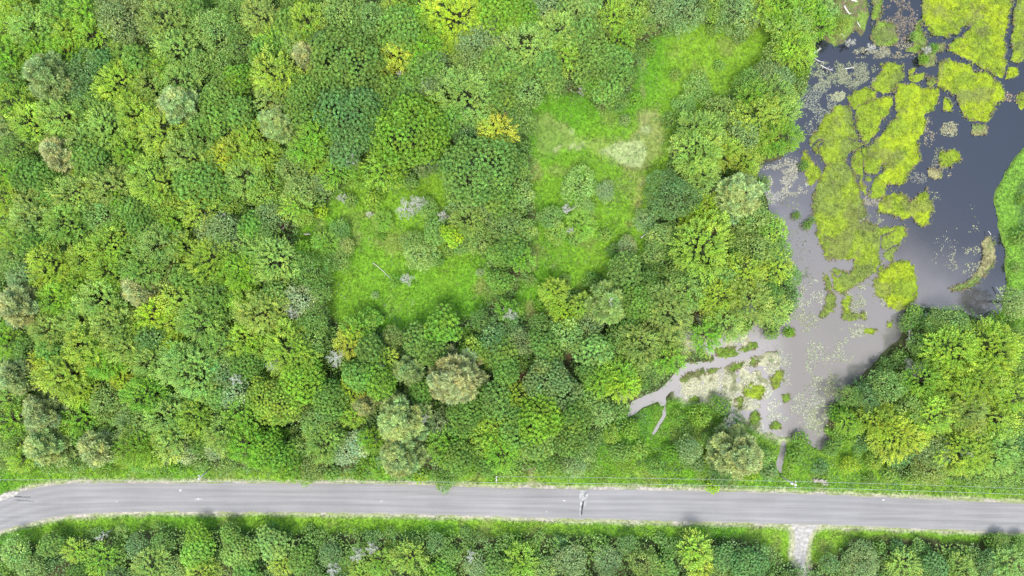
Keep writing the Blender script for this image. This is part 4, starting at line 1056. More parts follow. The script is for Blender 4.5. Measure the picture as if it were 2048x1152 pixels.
LOGS = [(1621, 110, 1643, 96, 0.22, 'thick pale log at the waterline of the north-west shore'),
 (1628, 116, 1648, 124, 0.10, 'thin bleached branch left of the north-west pond channel'),
 (1641, 130, 1667, 140, 0.11, 'reddish bare branch lying across the north-west channel'),
 (1688, 11, 1701, 28, 0.22, 'short white log in the marsh at the top edge'),
 (1714, 43, 1722, 53, 0.12, 'small pale log in the green of the north marsh'),
 (1680, 66, 1690, 73, 0.14, 'little white log left of the yellow marsh tree'),
 (1690, 137, 1709, 134, 0.12, 'bleached stick in the grey sedge patch'),
 (1730, 100, 1752, 91, 0.12, 'long white stick at the edge of the north channel'),
 (1702, 0, 1716, 2, 0.2, 'white log end at the very top of the marsh'),
 (1832, 643, 1859, 626, 0.24, 'thick white leaning log over the dark pond edge'),
 (1818, 644, 1818, 700, 0.26, 'long straight white log on the lower right shore'),
 (1821, 643, 1826, 690, 0.15, 'thinner white log beside the long straight one'),
 (1883, 669, 1945, 681, 0.22, 'long grey fallen trunk in the lower right wood edge'),
 (1860, 706, 1872, 709, 0.14, 'short white log right of the branching snag'),
 (1806, 761, 1820, 765, 0.12, 'short pale stick below the tangled dead tree'),
 (1515, 445, 1518, 480, 0.17, 'upright-looking bleached trunk at the pond wood edge'),
 (1356, 454, 1368, 455, 0.16, 'short pale log in the dark gap right of the meadow'),
 (608, 468, 620, 468, 0.16, 'short grey log in the dark clearing left of the meadow'),
 (560, 462, 576, 445, 0.14, 'thin dead stem leaning out of the left wood'),
 (1128, 425, 1155, 411, 0.2, 'fallen limb beneath the lone meadow tree'),
 (1282, 476, 1300, 460, 0.12, 'bare leaning stem at the right meadow edge'),
 (1475, 647, 1490, 630, 0.14, 'pale stick leaning by the marsh maple'),
 (1735, 882, 1744, 866, 0.16, 'pale leaning stick beside the lower right stream'),
 (1976, 462, 1983, 470, 0.08, 'thin white twig in the water off the east bank'),
 (745, 525, 785, 562, 0.07, 'thin bare stem lying in the left meadow'),
 (1992, 574, 2008, 592, 0.12, 'bare grey branch reaching over the east bank'),
 (1873, 890, 1890, 880, 0.08, 'thin twig on the shrubs above the right verge')]
for i, (x0, y0, x1, y1, rad, lab) in enumerate(LOGS):
    z0 = 0.25 if i not in (9, 12) else 0.9
    a = np.array([*g2(x0, y0, z0), z0]); b = np.array([*g2(x1, y1, z0 + 0.5), z0 + 0.3])
    mid = (a + b) / 2
    r = np.random.default_rng(300 + i)
    base_z = float(ground_fields(np.array([mid[0]]), np.array([mid[1]]))[0][0]); base_z = max(base_z, WATER_Z)
    root = empty('fallen_log', (mid[0], mid[1], base_z), 0)
    tag(root, lab, 'log')
    L = np.linalg.norm(b - a); dv = (b - a) / L
    off = mid - np.array([0, 0, mid[2] - (base_z + rad + (z0 - 0.2))])
    shift = np.array([mid[0], mid[1], base_z])
    bnd = r.normal(size=3) * 0.03 * L
    st = tube(a - shift, b - shift, rad, rad * 0.45, 8, bnd)
    link(bpy.data.objects.new('stem', mesh_np('stem', st[0], st[1], M_log, None, True)), root)
    nb = 2 if L < 2.5 else 4
    for j in range(nb):
        f = 0.45 + 0.5 * r.random(); q = a + (b - a) * f - shift
        side = np.array([-dv[1], dv[0], 0.3]) * (1 if j % 2 else -1)
        e = q + (side * 0.7 + dv * 0.6) * min(L * 0.25, 0.9)
        tb = tube(q, e, rad * 0.35, rad * 0.15, 5)
        link(bpy.data.objects.new('branch', mesh_np('branch', tb[0], tb[1], M_log, None, True)), root)

# ------------------------------------------------------------------ sedge islands in the pond
ISL = [
 ("1846 -60 1848 20 1855 50 1868 70 1895 74 1912 66 1940 44 1947 48 1925 72 1905 85 1897 100 1925 112 1950 125 1965 135 1985 145 2005 152 2012 140 2012 60 2022 20 2030 -60", 'Y', 'huge lime sedge island filling the top right of the pond'),
 ("2038 -60 2030 40 2024 110 2020 120 2034 128 2064 110 2110 60 2110 -60", 'O', 'sedge strip at the top right corner beyond the narrow channel'),
 ("2018 134 2038 134 2039 148 2022 156 2013 158", 'Y', 'small sedge tuft island under the top right strip'),
 ("1880 125 1900 118 1940 130 1950 145 1975 142 2000 165 2012 185 2005 200 1990 210 1980 240 1950 243 1930 235 1925 215 1915 195 1895 180 1880 170 1876 150", 'Y', 'lime island curving like a boot right of the tussock'),
 ("1765 130 1790 122 1808 130 1812 155 1800 163 1790 178 1775 187 1755 183 1745 170 1755 155 1762 145", 'O', 'upright lime island left of the three tiny clumps'),
 ("1697 190 1715 178 1735 175 1752 183 1750 195 1735 205 1715 215 1700 208", 'Y', 'small oval lime island at the north-west of the group'),
 ("1795 166 1830 165 1845 175 1880 173 1878 195 1868 218 1852 230 1852 262 1836 280 1840 320 1822 342 1808 362 1790 370 1776 372 1768 395 1748 398 1726 382 1723 350 1708 345 1702 322 1714 302 1740 292 1764 272 1776 246 1798 236 1792 205", 'Y', 'tall lime island in the middle of the pond'),
 ("1715 212 1752 196 1788 192 1786 210 1778 228 1766 240 1752 266 1738 283 1728 279 1716 255 1712 232", 'Y', 'lime island wedged between the tall middle island and the largest one'),
 ("1672 210 1700 212 1706 230 1709 260 1718 282 1730 288 1702 302 1694 312 1698 335 1708 350 1716 375 1726 400 1735 425 1733 440 1756 455 1785 455 1812 452 1817 468 1800 490 1785 515 1765 540 1735 555 1710 575 1690 586 1680 590 1668 575 1662 545 1668 535 1700 548 1711 534 1708 520 1690 518 1665 520 1650 510 1640 480 1635 450 1628 430 1625 400 1635 370 1642 355 1652 330 1645 310 1627 300 1621 280 1635 260 1650 235", 'O', 'largest sedge island stretching down the west of the pond'),
 ("1605 300 1614 300 1625 320 1643 345 1638 358 1620 370 1612 350 1606 325", 'O', 'narrow leaf-shaped islet left of the largest sedge island'),
 ("1755 410 1770 395 1790 382 1812 390 1820 405 1835 400 1840 385 1855 375 1862 395 1870 415 1862 430 1860 445 1845 453 1832 445 1825 430 1815 438 1800 435 1780 428 1762 424", 'Y', 'lime island with two lobes like a dog bone'),
 ("1883 305 1905 298 1920 308 1926 318 1910 325 1900 338 1885 332 1880 318", 'Y', 'lone lime islet in the open water right of the middle island'),
 ("1760 545 1790 525 1815 520 1830 530 1834 560 1835 590 1822 612 1800 620 1775 608 1755 590 1745 570", 'Y', 'rounded lime islet south of the largest island'),
 ("1640 630 1652 610 1658 590 1665 583 1673 592 1670 612 1660 628 1645 636", 'O', 'small curved strip of sedge in the grey water'),
 ("1686 600 1694 590 1706 590 1702 618 1730 628 1736 640 1716 636 1700 642 1685 634", 'O', 'L-shaped sedge strip in the grey water'),
 ("1648 548 1656 545 1664 575 1660 586 1652 572", 'O', 'thin sedge sliver off the tip of the largest island'),
 ("1728 660 1745 655 1757 661 1745 668 1732 667", 'O', 'flat olive clump floating right of the sedge strips'),
 ("1775 645 1786 643 1787 654 1776 656", 'O', 'tiny green clump near the black tree reflection'),
 ("1573 660 1586 656 1592 666 1580 674 1572 670", 'O', 'small green clump near the marsh maple shore'),
 ("1889 193 1896 196 1908 212 1902 222 1890 218 1887 205", 'Y', 'tiny lime islet right of the tall middle island'),
 ("1815 100 1826 92 1831 60 1838 38 1846 60 1856 86 1852 100 1832 104", 'G', 'green grassy spit left of the top channel'),
 ("1745 60 1760 40 1790 48 1800 78 1780 92 1752 88 1742 76", 'G', 'olive grassy marsh clump near the top of the pond'),
 ("1765 -60 1768 10 1760 36 1742 52 1748 20 1748 -60", 'G', 'strip of marsh grass at the top of the pond'),
 ("1840 108 1858 98 1874 108 1872 128 1855 134 1842 126", 'G', 'round tussock with grey twigs on it'),
 ("1875 86 1888 84 1892 96 1880 104 1874 96", 'G', 'tiny bright tussock right of the twig-topped one'),
 ("1818 138 1830 136 1828 146 1820 148", 'Y', 'left one of the three tiny clumps'), ("1820 152 1850 144 1852 156 1836 164 1820 160", 'O', 'middle and widest of the three tiny clumps'), ("1858 154 1872 152 1876 164 1866 172 1856 166", 'O', 'right one of the three tiny clumps'),
 ("2034 190 2070 175 2070 215 2044 216 2034 206", 'Y', 'lime islet cut by the right edge of the picture'),
 ("1964 484 1980 472 1990 490 1992 512 1984 534 1966 560 1944 574 1920 584 1896 578 1918 568 1940 558 1958 536 1970 512", 'T', 'curved buff and green bar along the east bank'),
 ("1946 252 1956 246 1974 250 1976 264 1962 271 1946 267", 'T', 'small tan mat below the boot-shaped island'),
 ("1858 340 1866 336 1886 344 1886 356 1870 358 1858 352", 'T', 'tan mat below the lone lime islet'),
 ("1372 702 1386 706 1404 700 1428 718 1400 726 1384 724", 'G', 'green strip on the upper side of the narrow stream'),
 ("1430 698 1446 692 1466 698 1480 708 1460 714 1436 714", 'G', 'second green strip on the upper side of the stream'),
 ("1478 700 1500 686 1514 686 1516 694 1492 704", 'G', 'green strip nearest the pond above the stream'),
 ("1360 764 1374 746 1400 743 1424 738 1444 736 1430 746 1400 750 1372 766", 'G', 'green strip along the lower side of the stream'),
 ("1456 738 1470 726 1488 724 1480 738 1462 744", 'G', 'short green strip in the middle of the cream flat'),
 ("1500 718 1512 712 1520 722 1508 736 1500 730", 'G', 'rounded green clump on the cream flat near the pond'),
 ("1486 772 1506 764 1530 776 1526 800 1500 798 1488 786", 'O', 'olive clump in the middle of the cream flat'),
 ("1500 828 1512 820 1524 838 1514 858 1500 848", 'G', 'dark green clump at the foot of the cream flat'),
 ("1470 798 1486 792 1490 812 1476 820", 'O', 'small olive clump left on the cream flat'),
 ("1540 760 1556 742 1572 740 1566 760 1548 782", 'O', 'olive clump at the pond side of the cream flat'),
 ("1566 792 1576 788 1582 798 1570 806", 'G', 'tiny green clump in the grey bay'),
 ("1540 850 1552 842 1566 850 1560 860 1544 860", 'G', 'green clump at the bottom of the grey bay'),
 ("1376 800 1392 790 1400 800 1390 810", 'G', 'small green clump above the second stream'),
]
ICOL = {'Y': ((0.195, 0.260, 0.014), (0.140, 0.205, 0.018)), 'O': ((0.165, 0.230, 0.020), (0.120, 0.165, 0.034)),
        'G': ((0.110, 0.180, 0.026), (0.125, 0.150, 0.055)), 'T': ((0.210, 0.200, 0.100), (0.120, 0.170, 0.045))}
def blades(X, Y, Z, base_col, r, nb=5, ht=0.32, wd=0.11, spread=0.9):
    """tufts: nb blades fanning from each point"""
    n = len(X)
    parts = []
    for k in range(nb):
        a = r.random(n) * 6.283
        d = np.stack([np.cos(a) * spread, np.sin(a) * spread, 0.55 + 0.7 * r.random(n)], 1)
        L = ht * (0.6 + 0.8 * r.random(n)); d /= np.linalg.norm(d, axis=1, keepdims=True)
        side = np.stack([-np.sin(a), np.cos(a), np.zeros(n)], 1)
        p = np.stack([X, Y, Z - 0.04], 1)
        V = np.stack([p - side * wd / 2, p + side * wd / 2, p + d * L[:, None]], 1).reshape(-1, 3)
        F = np.arange(n * 3).reshape(n, 3)
        C = base_col * (1 + r.normal(size=(n, 1)) * 0.17)
        parts.append((V, F, np.repeat(np.clip(C, 0.004, 1), 3, 0)))
    return merge(parts)

ir = np.random.default_rng(41)
FRINGE = []
for i, (ps, cc, lab) in enumerate(ISL):
    P = gpoly(pts(ps))
    ca, cb = [np.array(q) for q in ICOL[cc]]
    def icf(X, Y, d, ca=ca, cb=cb):
        f = sstep(0.42, 0.66, fbm(X, Y, 3.4, 4, 1)); f2 = fbm(X, Y, 0.6, 3, 0)
        c = lerp(ca, cb, f) * (0.75 + 0.5 * f2[..., None])
        c = c + (np.array([0.10, 0.105, 0.05]) - c) * (0.5 * sstep(0.58, 0.70, fbm(X, Y, 4.5, 4, 3)))[..., None]
        return c + (np.array([0.13, 0.12, 0.06]) - c) * (0.75 * sstep(-0.35, 0.1, d))[..., None]
    big = (P.max(0) - P.min(0)).max() > 4
    big2 = (P.max(0) - P.min(0)).max() > 8.5 and i in (6, 7, 8)
    root, fld = sheet('sedge_island', P, WATER_Z - 0.02, M_mat, icf, 0.22, 0.42 if big else 0.22, grow=0.12, dome=0.22, drop=0.5, seed=i % 4, soft=0.55, crack=big2)
    if root is None: continue
    tag(root, lab, 'marsh island')
    # sedge standing on the mat
    area = (P[:, 0].max() - P[:, 0].min()) * (P[:, 1].max() - P[:, 1].min())
    n = int(area * 9)
    X = ir.uniform(P[:, 0].min(), P[:, 0].max(), n); Y = ir.uniform(P[:, 1].min(), P[:, 1].max(), n)
    d = sdf(P, X, Y) + ((fbm(X, Y, 1.7, 4, i % 4) - 0.5) * 1.4 + (fbm(X, Y, 0.55, 2, i % 4 + 2) - 0.5)) * 2 * (0.42 if big else 0.22) - 0.12
    if big2: d = cracks(X, Y, d)
    patch = fbm(X, Y, 2.2, 3, 2)
    k = (d < 0.12) & (ir.random(n) < 0.35 + 0.9 * sstep(0.3, 0.6, patch))
    fk = (d > 0.0) & (d < 0.75) & (ir.random(n) < 0.55 * np.exp(-np.clip(d, 0, 2) / 0.3))
    if cc != 'G': FRINGE.append((X[fk], Y[fk], np.array(ca)))
    X, Y, d = X[k], Y[k], d[k]
    if len(X) < 5: continue
    f = sstep(0.42, 0.66, fbm(X, Y, 3.4, 4, 1))
    c = lerp(ca, cb, f) * 1.12 * (0.8 + 0.4 * ir.random((len(X), 1)))
    c = c + (np.array([0.13, 0.13, 0.06]) - c) * (0.5 * sstep(0.58, 0.70, fbm(X, Y, 4.5, 4, 3)))[..., None]
    brownish = ir.random(len(X)) < 0.07 + 0.5 * (d > -0.25)
    c[brownish] = np.array([0.24, 0.20, 0.10])
    V, F, C = blades(X, Y, np.full(len(X), WATER_Z + 0.13), c, ir, 5, 0.46, 0.13)
    so = bpy.data.objects.new('sedge', mesh_np('sedge', V, F, M_under, C)); link(so, root); tag(so, kind='stuff')

# ------------------------------------------------------------------ meadow grass, weeds, undergrowth, floating weed
def scatter(n, x0, x1, y0, y1, r):
    a = g2(x0, y1); b = g2(x1, y0)
    return r.uniform(a[0], b[0], n), r.uniform(a[1], b[1], n)
gr = np.random.default_rng(11)
def stuff(name, lab, cat, V, F, C, mat):
    o = link(bpy.data.objects.new(name, mesh_np(name, V, F, mat, C)))
    tag(o, lab, cat, None, 'stuff'); return o

X, Y = scatter(330000, -60, 2110, -60, 1210, gr)
dmead = near_min(MEADOWS + [VERGE, BANK, LAWN, LAWN2], X, Y)
dno = near_min(wets + [road_poly, drive_poly], X, Y)
patchy = fbm(X, Y, 1.5, 3, 1)
dbrown = sdf(BROWN, X, Y); dflat_ = np.minimum(sdf(FLAT, X, Y), sdf(FLAT2, X, Y))
k = (dmead + (fbm(X, Y, 2.6, 4, 1) - 0.5) * 2.2 < 0.3) & (dno > 0.35 + 0.5 * patchy) & (dflat_ > 0.2)
k &= (dbrown > -0.2) | ((gr.random(len(X)) < 0.10) & (sdf(PALE, X, Y) > 0))
k &= gr.random(len(X)) < 0.62 + 0.5 * sstep(0.35, 0.6, patchy)
X, Y = X[k], Y[k]
zg, cg = ground_fields(X, Y)
dep = gr.random(len(X))
cg = cg * 1.1 * (0.85 + 0.35 * gr.random((len(X), 1))) * (0.74 + 0.52 * sstep(0.3, 0.7, fbm(X, Y, 1.3, 3, 0)))[:, None]
dead_ = gr.random(len(X)) < 0.03; cg[dead_] = np.array([0.26, 0.24, 0.12])
V, F, C = blades(X, Y, zg, cg, gr, 4, 0.34, 0.12)
stuff('meadow_grass', 'fresh green grass covering the clearings and road verges', 'grass', V, F, C, M_under)

def clumps(X, Y, Z, col, r, nl, rad, ht, leaf):
    """leafy plants: nl leaves spread over a little dome"""
    parts = []; n = len(X)
    for k in range(nl):
        d = rand_unit(n, r); d[:, 2] = np.abs(d[:, 2])
        p = np.stack([X, Y, Z], 1) + d * np.stack([rad, rad, ht], 1)
        dirn = d * np.array([1, 1, 0.3]) + r.normal(size=(n, 3)) * 0.35
        nrm = d * 0.7 + np.array([0, 0, 0.8]) + r.normal(size=(n, 3)) * 0.25
        ln = leaf * (0.75 + 0.5 * r.random(n))
        parts.append(leaves(p, dirn, nrm, ln, ln * 0.62, np.clip(col * (1 + r.normal(size=(n, 1)) * 0.17), 0.004, 1)))
    return merge(parts)

# weeds: taller leafy herbs along the ditch, wood edges and the scrubby ground above the road
X, Y = scatter(60000, -40, 2090, -40, 1190, gr)
dm = near_min(MEADOWS, X, Y); dv = sdf(VERGE, X, Y); dno = near_min(wets + [road_poly, drive_poly], X, Y)
scrub = sdf(gpoly(pts("1180 960 1195 860 1250 815 1340 800 1480 850 1560 880 1700 880 1740 900 1800 950 2070 975 2070 990 1800 985 1500 975 1180 965")), X, Y) < 0
edge_m = (np.abs(dm) < 2.2) & (gr.random(len(X)) < 0.4)
verge_n = (dv < 0) & (Y > g2(0, 965)[1]) & (gr.random(len(X)) < 0.3)
verge_s = (dv < 1) & (Y < g2(0, 1050)[1]) & (gr.random(len(X)) < 0.45)
bank_i = (sdf(BANK, X, Y) < -4.5) & (gr.random(len(X)) < 0.9)
mnw = (sdf(MARSH_NW, X, Y) < 0) & (gr.random(len(X)) < 0.5)
mix_ = (dm < -2) & (fbm(X, Y, 6, 3, 3) > 0.54) & (gr.random(len(X)) < 0.30)
lawn = (sdf(LAWN, X, Y) < 0) | (sdf(LAWN2, X, Y) < 0)
k = (scrub | edge_m | verge_n | verge_s | bank_i | mnw | mix_) & (dno > 0.5) & ~lawn
X, Y = X[k], Y[k]; scrub = scrub[k]; bank_i = bank_i[k]
zg, _ = ground_fields(X, Y); n = len(X)
f = sstep(0.35, 0.65, fbm(X, Y, 4.5, 3, 0)); f2 = sstep(0.5, 0.7, fbm(X, Y, 3.0, 3, 2))
c = lerp(np.array([0.095, 0.235, 0.030]), np.array([0.180, 0.290, 0.030]), f)
c = c + (np.array([0.06, 0.13, 0.04]) - c) * (f2 * 0.8)[:, None]
c[bank_i] = c[bank_i] * 0.3 + np.array([0.060, 0.145, 0.035]) * 0.7
sz = 0.25 + 0.3 * gr.random(n) + 0.2 * scrub
V, F, C = clumps(X, Y, zg, c, gr, 7, sz, sz * 0.9, 0.24 + 0.12 * sz)
stuff('weeds', 'leafy weeds along the ditch, meadow edges and scrubby ground', 'weeds', V, F, C, M_under)

# white and cream flower heads
X, Y = scatter(9000, 0, 2048, 0, 1100, gr)
dmv = near_min(MEADOWS, X, Y); fp = fbm(X, Y, 5, 3, 2)
k = (dmv < 0) & (fp > 0.57) & (sdf(BROWN, X, Y) > 0)
for sx, sy, rad in ((1295, 150, 26), (1080, 470, 30), (1190, 540, 30), (1430, 105, 16), (745, 590, 10), (1255, 400, 20), (1610, 1000, 0)):
    gx, gy = g2(sx, sy); k |= (np.hypot(X - gx, Y - gy) < rad * S0) & (gr.random(len(X)) < 0.8)
X, Y = X[k], Y[k]; n = len(X); zg, _ = ground_fields(X, Y)
V, F, C = clumps(X, Y, zg + 0.25, np.tile(np.array([0.50, 0.52, 0.44]), (n, 1)), gr, 3, np.full(n, 0.14), np.full(n, 0.1), np.full(n, 0.12))
stuff('wildflowers', 'white wildflower heads speckling the meadow grass', 'flowers', V, F, C, M_under)

# undergrowth of the wood
X, Y = scatter(34000, -80, 2130, -80, 1230, gr)
dopen = near_min(MEADOWS + [VERGE, BANK, FLAT, FLAT2, MARSH_NW, LAWN, LAWN2, wet_poly, road_poly, drive_poly], X, Y)
k = (dopen > -0.6) & (near_min(wets, X, Y) > 1.1) & (np.minimum(sdf(LAWN, X, Y), sdf(LAWN2, X, Y)) > 0.6)
for sx, sy, sr in SOIL:
    gx, gy = g2(sx, sy); k &= np.hypot(X - gx, Y - gy) > sr * S0 * 0.9
X, Y = X[k], Y[k]; n = len(X); zg, _ = ground_fields(X, Y)
f = sstep(0.3, 0.7, fbm(X, Y, 6, 3, 1))
c = lerp(np.array([0.110, 0.225, 0.050]), np.array([0.160, 0.290, 0.045]), f)
sz = 0.55 + 0.75 * gr.random(n)
V, F, C = clumps(X, Y, zg + 0.6 + 2.2 * gr.random(n), c, gr, 11, sz, sz, 0.34 + 0.14 * gr.random(n))
stuff('undergrowth', 'dense green undergrowth filling the gaps between the trees', 'undergrowth', V, F, C, M_under)

# wood going on beyond the picture
X, Y = [], []
for q in range(1500):
    px = gr.uniform(-330, 2380); py = gr.uniform(-300, 1450)
    if -18 < px < 2066 and -18 < py < 1170: continue
    if open_at(px, py, 3.0): continue
    x, y = g2(px, py)
    if X and min((x - a) ** 2 + (y - b) ** 2 for a, b in zip(X, Y)) < 20: continue
    X.append(x); Y.append(y)
parts = []
cols = [LC[c] for c in 'GLYVGLYMS'.replace('M', 'B')]
for x, y in zip(X, Y):
    Rr = gr.uniform(2.6, 4.4); hh = 6 + 1.4 * Rr; n = int(40 * Rr * Rr * 0.9)
    d = rand_unit(n, gr); d[:, 2] = np.abs(d[:, 2]) * 0.9 - 0.1
    lump = 0.82 + 0.18 * np.sin(d[:, 0] * 6 + x) * np.cos(d[:, 1] * 6 + y) + 0.08 * gr.random(n)
    p = np.array([x, y, hh - Rr * 0.8]) + d * (Rr * lump)[:, None]
    ln = 0.5 + 0.3 * gr.random(n)
    parts.append(leaves(p, rand_unit(n, gr) + d * 0.5, d + np.array([0, 0, 0.5]) + gr.normal(size=(n, 3)) * 0.35, ln, ln * 0.6, np.array(cols[gr.integers(len(cols))]) * tintvar(gr, n, 0.18, 0.06)))
V, F, C = merge(parts)
stuff('outlying_wood', 'mass of broadleaf wood continuing beyond the edges of the view', 'wood', V, F, C, M_under)

# floating weed, lily pads and scum: flat leaves lying on the water
SCUM = [(1655, 150, 45, 30, (0.26, 0.29, 0.16), 900), (1715, 150, 40, 26, (0.24, 0.26, 0.15), 1000), (1640, 215, 34, 60, (0.24, 0.26, 0.20), 1100), (1677, 190, 14, 12, (0.34, 0.36, 0.20), 260),
 (1790, 100, 60, 16, (0.28, 0.26, 0.15), 600), (1800, 40, 34, 45, (0.22, 0.18, 0.13), 900), (1580, 355, 50, 36, (0.36, 0.35, 0.27), 1500), (1545, 370, 30, 40, (0.38, 0.37, 0.33), 700), (1745, 105, 40, 12, (0.27, 0.27, 0.18), 420), (1902, 258, 20, 14, (0.34, 0.33, 0.18), 240), (1880, 320, 16, 30, (0.22, 0.23, 0.14), 150),
 (1880, 345, 22, 18, (0.34, 0.30, 0.18), 120), (1860, 262, 14, 30, (0.30, 0.26, 0.16), 120), (1840, 355, 18, 12, (0.20, 0.20, 0.17), 100), (1745, 402, 20, 10, (0.30, 0.27, 0.20), 200), (1740, 440, 24, 16, (0.26, 0.28, 0.15), 220),
 (1620, 590, 30, 34, (0.36, 0.38, 0.27), 420), (1730, 600, 40, 30, (0.34, 0.36, 0.24), 700), (1600, 640, 40, 24, (0.27, 0.30, 0.15), 360), (1710, 662, 30, 14, (0.33, 0.35, 0.23), 320), (1635, 720, 26, 40, (0.34, 0.38, 0.22), 300), (1685, 700, 26, 26, (0.34, 0.38, 0.22), 200),
 (1640, 760, 30, 20, (0.28, 0.30, 0.18), 160), (1665, 770, 20, 30, (0.26, 0.30, 0.14), 240), (1620, 820, 40, 40, (0.32, 0.35, 0.24), 700), (1640, 840, 24, 30, (0.28, 0.32, 0.16), 420), (1560, 850, 40, 22, (0.38, 0.40, 0.30), 500), (1560, 740, 26, 50, (0.32, 0.33, 0.24), 560),
 (1950, 440, 14, 30, (0.3, 0.3, 0.16), 60), (1940, 520, 40, 30, (0.33, 0.34, 0.20), 300), (1900, 500, 40, 40, (0.30, 0.30, 0.22), 90), (1866, 405, 16, 22, (0.28, 0.30, 0.18), 160), (1950, 190, 60, 30, (0.3, 0.27, 0.15), 60), (2025, 190, 14, 12, (0.36, 0.28, 0.18), 60), (1720, 600, 30, 40, (0.22, 0.26, 0.08), 260), (1580, 420, 20, 60, (0.20, 0.22, 0.12), 160), (1590, 500, 30, 60, (0.16, 0.18, 0.10), 160), (1600, 560, 24, 30, (0.14, 0.17, 0.08), 260),
 (1440, 690, 60, 30, (0.34, 0.34, 0.27), 900), (1450, 780, 90, 36, (0.46, 0.46, 0.30), 2600), (1530, 810, 36, 40, (0.42, 0.43, 0.32), 700), (1510, 745, 50, 26, (0.46, 0.46, 0.32), 900), (1390, 780, 30, 20, (0.48, 0.48, 0.30), 500)]
parts = []
for x, y, c in FRINGE:
    m = len(x); a = gr.random(m) * 6.283
    dirn = np.stack([np.cos(a), np.sin(a), 0.03 + 0.2 * gr.random(m)], 1); ln = 0.14 + 0.2 * gr.random(m)
    cc = np.where(gr.random((m, 1)) < 0.4, np.array([[0.20, 0.17, 0.10]]), c[None])
    parts.append(leaves(np.stack([x, y, np.full(m, WATER_Z + 0.02)], 1), dirn, np.tile(np.array([0, 0, 1.0]), (m, 1)) + gr.normal(size=(m, 3)) * 0.1, ln, ln * 0.6, cc * tintvar(gr, m, 0.2, 0.05), 0.02))
for sx, sy, rx, ry, c, n in SCUM:
    gx, gy = g2(sx, sy)
    n = int(n * 1.5)
    ang = gr.random(n) * 6.283; rad = np.sqrt(gr.random(n)) * (0.85 + 0.3 * gr.random(n))
    x = gx + np.cos(ang) * rad * rx * S0; y = gy + np.sin(ang) * rad * ry * S0
    k = (fbm(x, y, 1.6, 4, 1) > 0.47)
    dl = sdf(wet_poly, x, y); k &= (dl < 0.3) | (np.minimum(sdf(FLAT, x, y), sdf(FLAT2, x, y)) < 0)
    k &= ~((dl < 0.25) & (x < g2(1525, 0)[0])) & (sdf(STREAM2, x, y) > 0.2)
    x, y = x[k], y[k]; m = len(x)
    if m == 0: continue
    zz = np.maximum(ground_fields(x, y)[0], WATER_Z) + 0.012 + 0.03 * gr.random(m)
    a = gr.random(m) * 6.283
    dirn = np.stack([np.cos(a), np.sin(a), 0.03 + 0.25 * gr.random(m)], 1)
    ln = 0.16 + 0.26 * gr.random(m)
    parts.append(leaves(np.stack([x, y, zz], 1), dirn, np.tile(np.array([0, 0, 1.0]), (m, 1)) + gr.normal(size=(m, 3)) * 0.1, ln, ln * 0.7, np.array(c) * 0.72 * tintvar(gr, m, 0.2, 0.06), 0.02))
V, F, C = merge(parts)
stuff('floating_weed', 'cream and green floating weed and dead reed scattered over the pond', 'water weed', V, F, C, M_under)

# ------------------------------------------------------------------ rock heap by the road
rk = np.random.default_rng(3)
cx, cy = g2(1641, 962)
root = empty('rock_heap', (cx, cy, -0.02)); tag(root, 'heap of pale pinkish rocks on the verge right of the right-hand pole', 'rocks')
import bmesh
stone_meshes = []
for i in range(4):
    bm = bmesh.new(); bmesh.ops.create_icosphere(bm, subdivisions=1, radius=1)
    for vtx in bm.verts:
        vtx.co *= 0.75 + 0.45 * rk.random()
        vtx.co.z *= 0.7
    me = bpy.data.meshes.new('stone'); bm.to_mesh(me); bm.free(); me.materials.append(M_stone); stone_meshes.append(me)
for i in range(30):
    o = bpy.data.objects.new('stone', stone_meshes[i % 4])
    u = rk.uniform(-1, 1); w = rk.uniform(-1, 1)
    o.location = (u * 1.6, w * 0.5 - u * 0.28, 0.1 + 0.18 * rk.random())
    s = 0.16 + 0.2 * rk.random(); o.scale = (s * 1.3, s, s)
    o.rotation_euler = (rk.random() * 3, rk.random() * 3, rk.random() * 3)
    link(o, root)

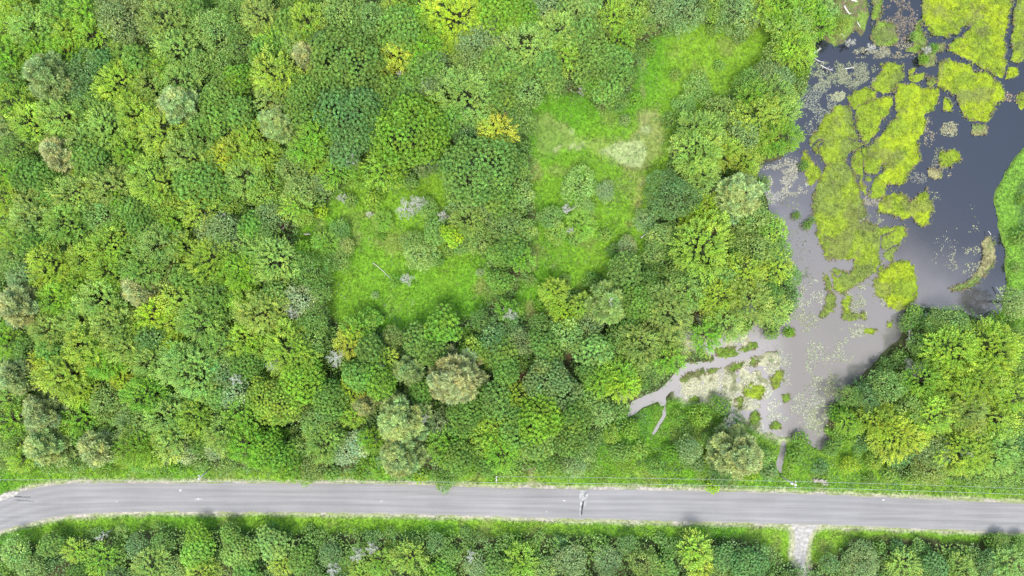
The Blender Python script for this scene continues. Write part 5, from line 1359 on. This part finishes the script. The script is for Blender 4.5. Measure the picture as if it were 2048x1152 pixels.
# ------------------------------------------------------------------ utility poles and wires
POLES = [((422, 936), (397, 958), 6.8, 'left-hand utility pole leaning out over the verge above the road'),
         ((991, 944), (993, 960), 6.2, 'middle utility pole half hidden in bushes above the road'),
         ((1560, 952), (1592, 970), 7.8, 'right-hand utility pole with white insulators beside the rock heap')]
tops = []
def add_mesh(name, part, mat, parent):
    o = bpy.data.objects.new(name, mesh_np(name, part[0], part[1], mat, None, True)); return link(o, parent)
for (b0, t0, hp, lab) in POLES:
    bx, by = g2(*b0); tx, ty = g2(t0[0], t0[1], hp)
    root = empty('utility_pole', (bx, by, 0)); tag(root, lab, 'utility pole', 'wooden poles carrying the wires above the road')
    lx, ly = tx - bx, ty - by
    add_mesh('pole', tube((0, 0, -0.3), (lx, ly, hp), 0.17, 0.12, 10), M_pole, root)
    add_mesh('crossarm', tube((lx - 0.1, ly - 0.55, hp - 0.35), (lx + 0.1, ly + 0.75, hp - 0.35), 0.08, 0.08, 6), M_pole, root)
    for s, q in ((-0.5, 0), (0.7, 0)):
        ins = merge([tube((lx, ly + s, hp - 0.28), (lx, ly + s, hp - 0.02), 0.07, 0.09, 8), tube((lx, ly + s, hp - 0.02), (lx, ly + s, hp + 0.08), 0.12, 0.06, 8)])
        add_mesh('insulator', ins, M_white, root)
    add_mesh('cap', tube((lx, ly, hp), (lx, ly, hp + 0.05), 0.14, 0.10, 10), M_white, root)
    if b0[0] > 1500:
        tb = merge([tube((lx - 0.55, ly + 0.1, hp - 1.3), (lx - 0.55, ly + 0.1, hp - 0.4), 0.2, 0.2, 10), tube((lx - 0.55, ly + 0.1, hp - 0.4), (lx - 0.55, ly + 0.1, hp - 0.3), 0.2, 0.08, 10)])
        add_mesh('transformer', tb, M_white, root)
    tops.append(np.array([tx, ty, hp]))
def wire(points, rad, lab):
    V_, F_, C_ = [], [], []
    parts = []
    for a, b in zip(points[:-1], points[1:]):
        n = 14; t = np.linspace(0, 1, n + 1)
        P = a[None] * (1 - t)[:, None] + b[None] * t[:, None]; P[:, 2] -= 4 * 0.7 * t * (1 - t)
        for i in range(n): parts.append(tube(P[i], P[i + 1], rad, rad, 4))
    V, F, C = merge(parts)
    o = link(bpy.data.objects.new('power_line', mesh_np('power_line', V, F, M_wire, None, True)))
    tag(o, lab, 'wire', 'overhead wires along the road')
def off(p, dy): return np.array([p[0], p[1] + dy, p[2] + 0.1])
left_end = np.array([*g2(-190, 955, 7), 7]); right_end = np.array([*g2(2190, 990, 8), 8.0])
wire([off(q, -0.5) for q in [left_end, *tops, right_end]], 0.035, 'pale overhead wire nearer the road strung between the three poles')
wire([off(tops[1], 0.7), off(tops[2], 0.7), off(right_end, 0.7)], 0.028, 'thinner overhead wire farther from the road right of the middle pole')
tot = sum(len(o.data.loop_triangles) if False else len(o.data.polygons) for o in bpy.data.objects if o.type == 'MESH' and o.data.users == 1)
print('objects', len(bpy.data.objects), 'polys in single-user meshes', tot, 'proto tris', sum(p['tris'] for k in PROTO for p in PROTO[k]))
print('trees', len(trees), 'bl', sum(t[3] in 'mof' for t in trees), 'shrubs', len(shrubs), 'fill', n_fill, 'dups', [k for k, v in seen.items() if len(v) > 1][:5], 'long', [l for l in labs if not 4 <= len(l.split()) <= 16][:8])

print('LONG', [l for _,_,l in LANDMARKS if len(l.split())>7])
print(sum(len(v) for k,v in seen.items() if len(v)>1), 'dup labels')
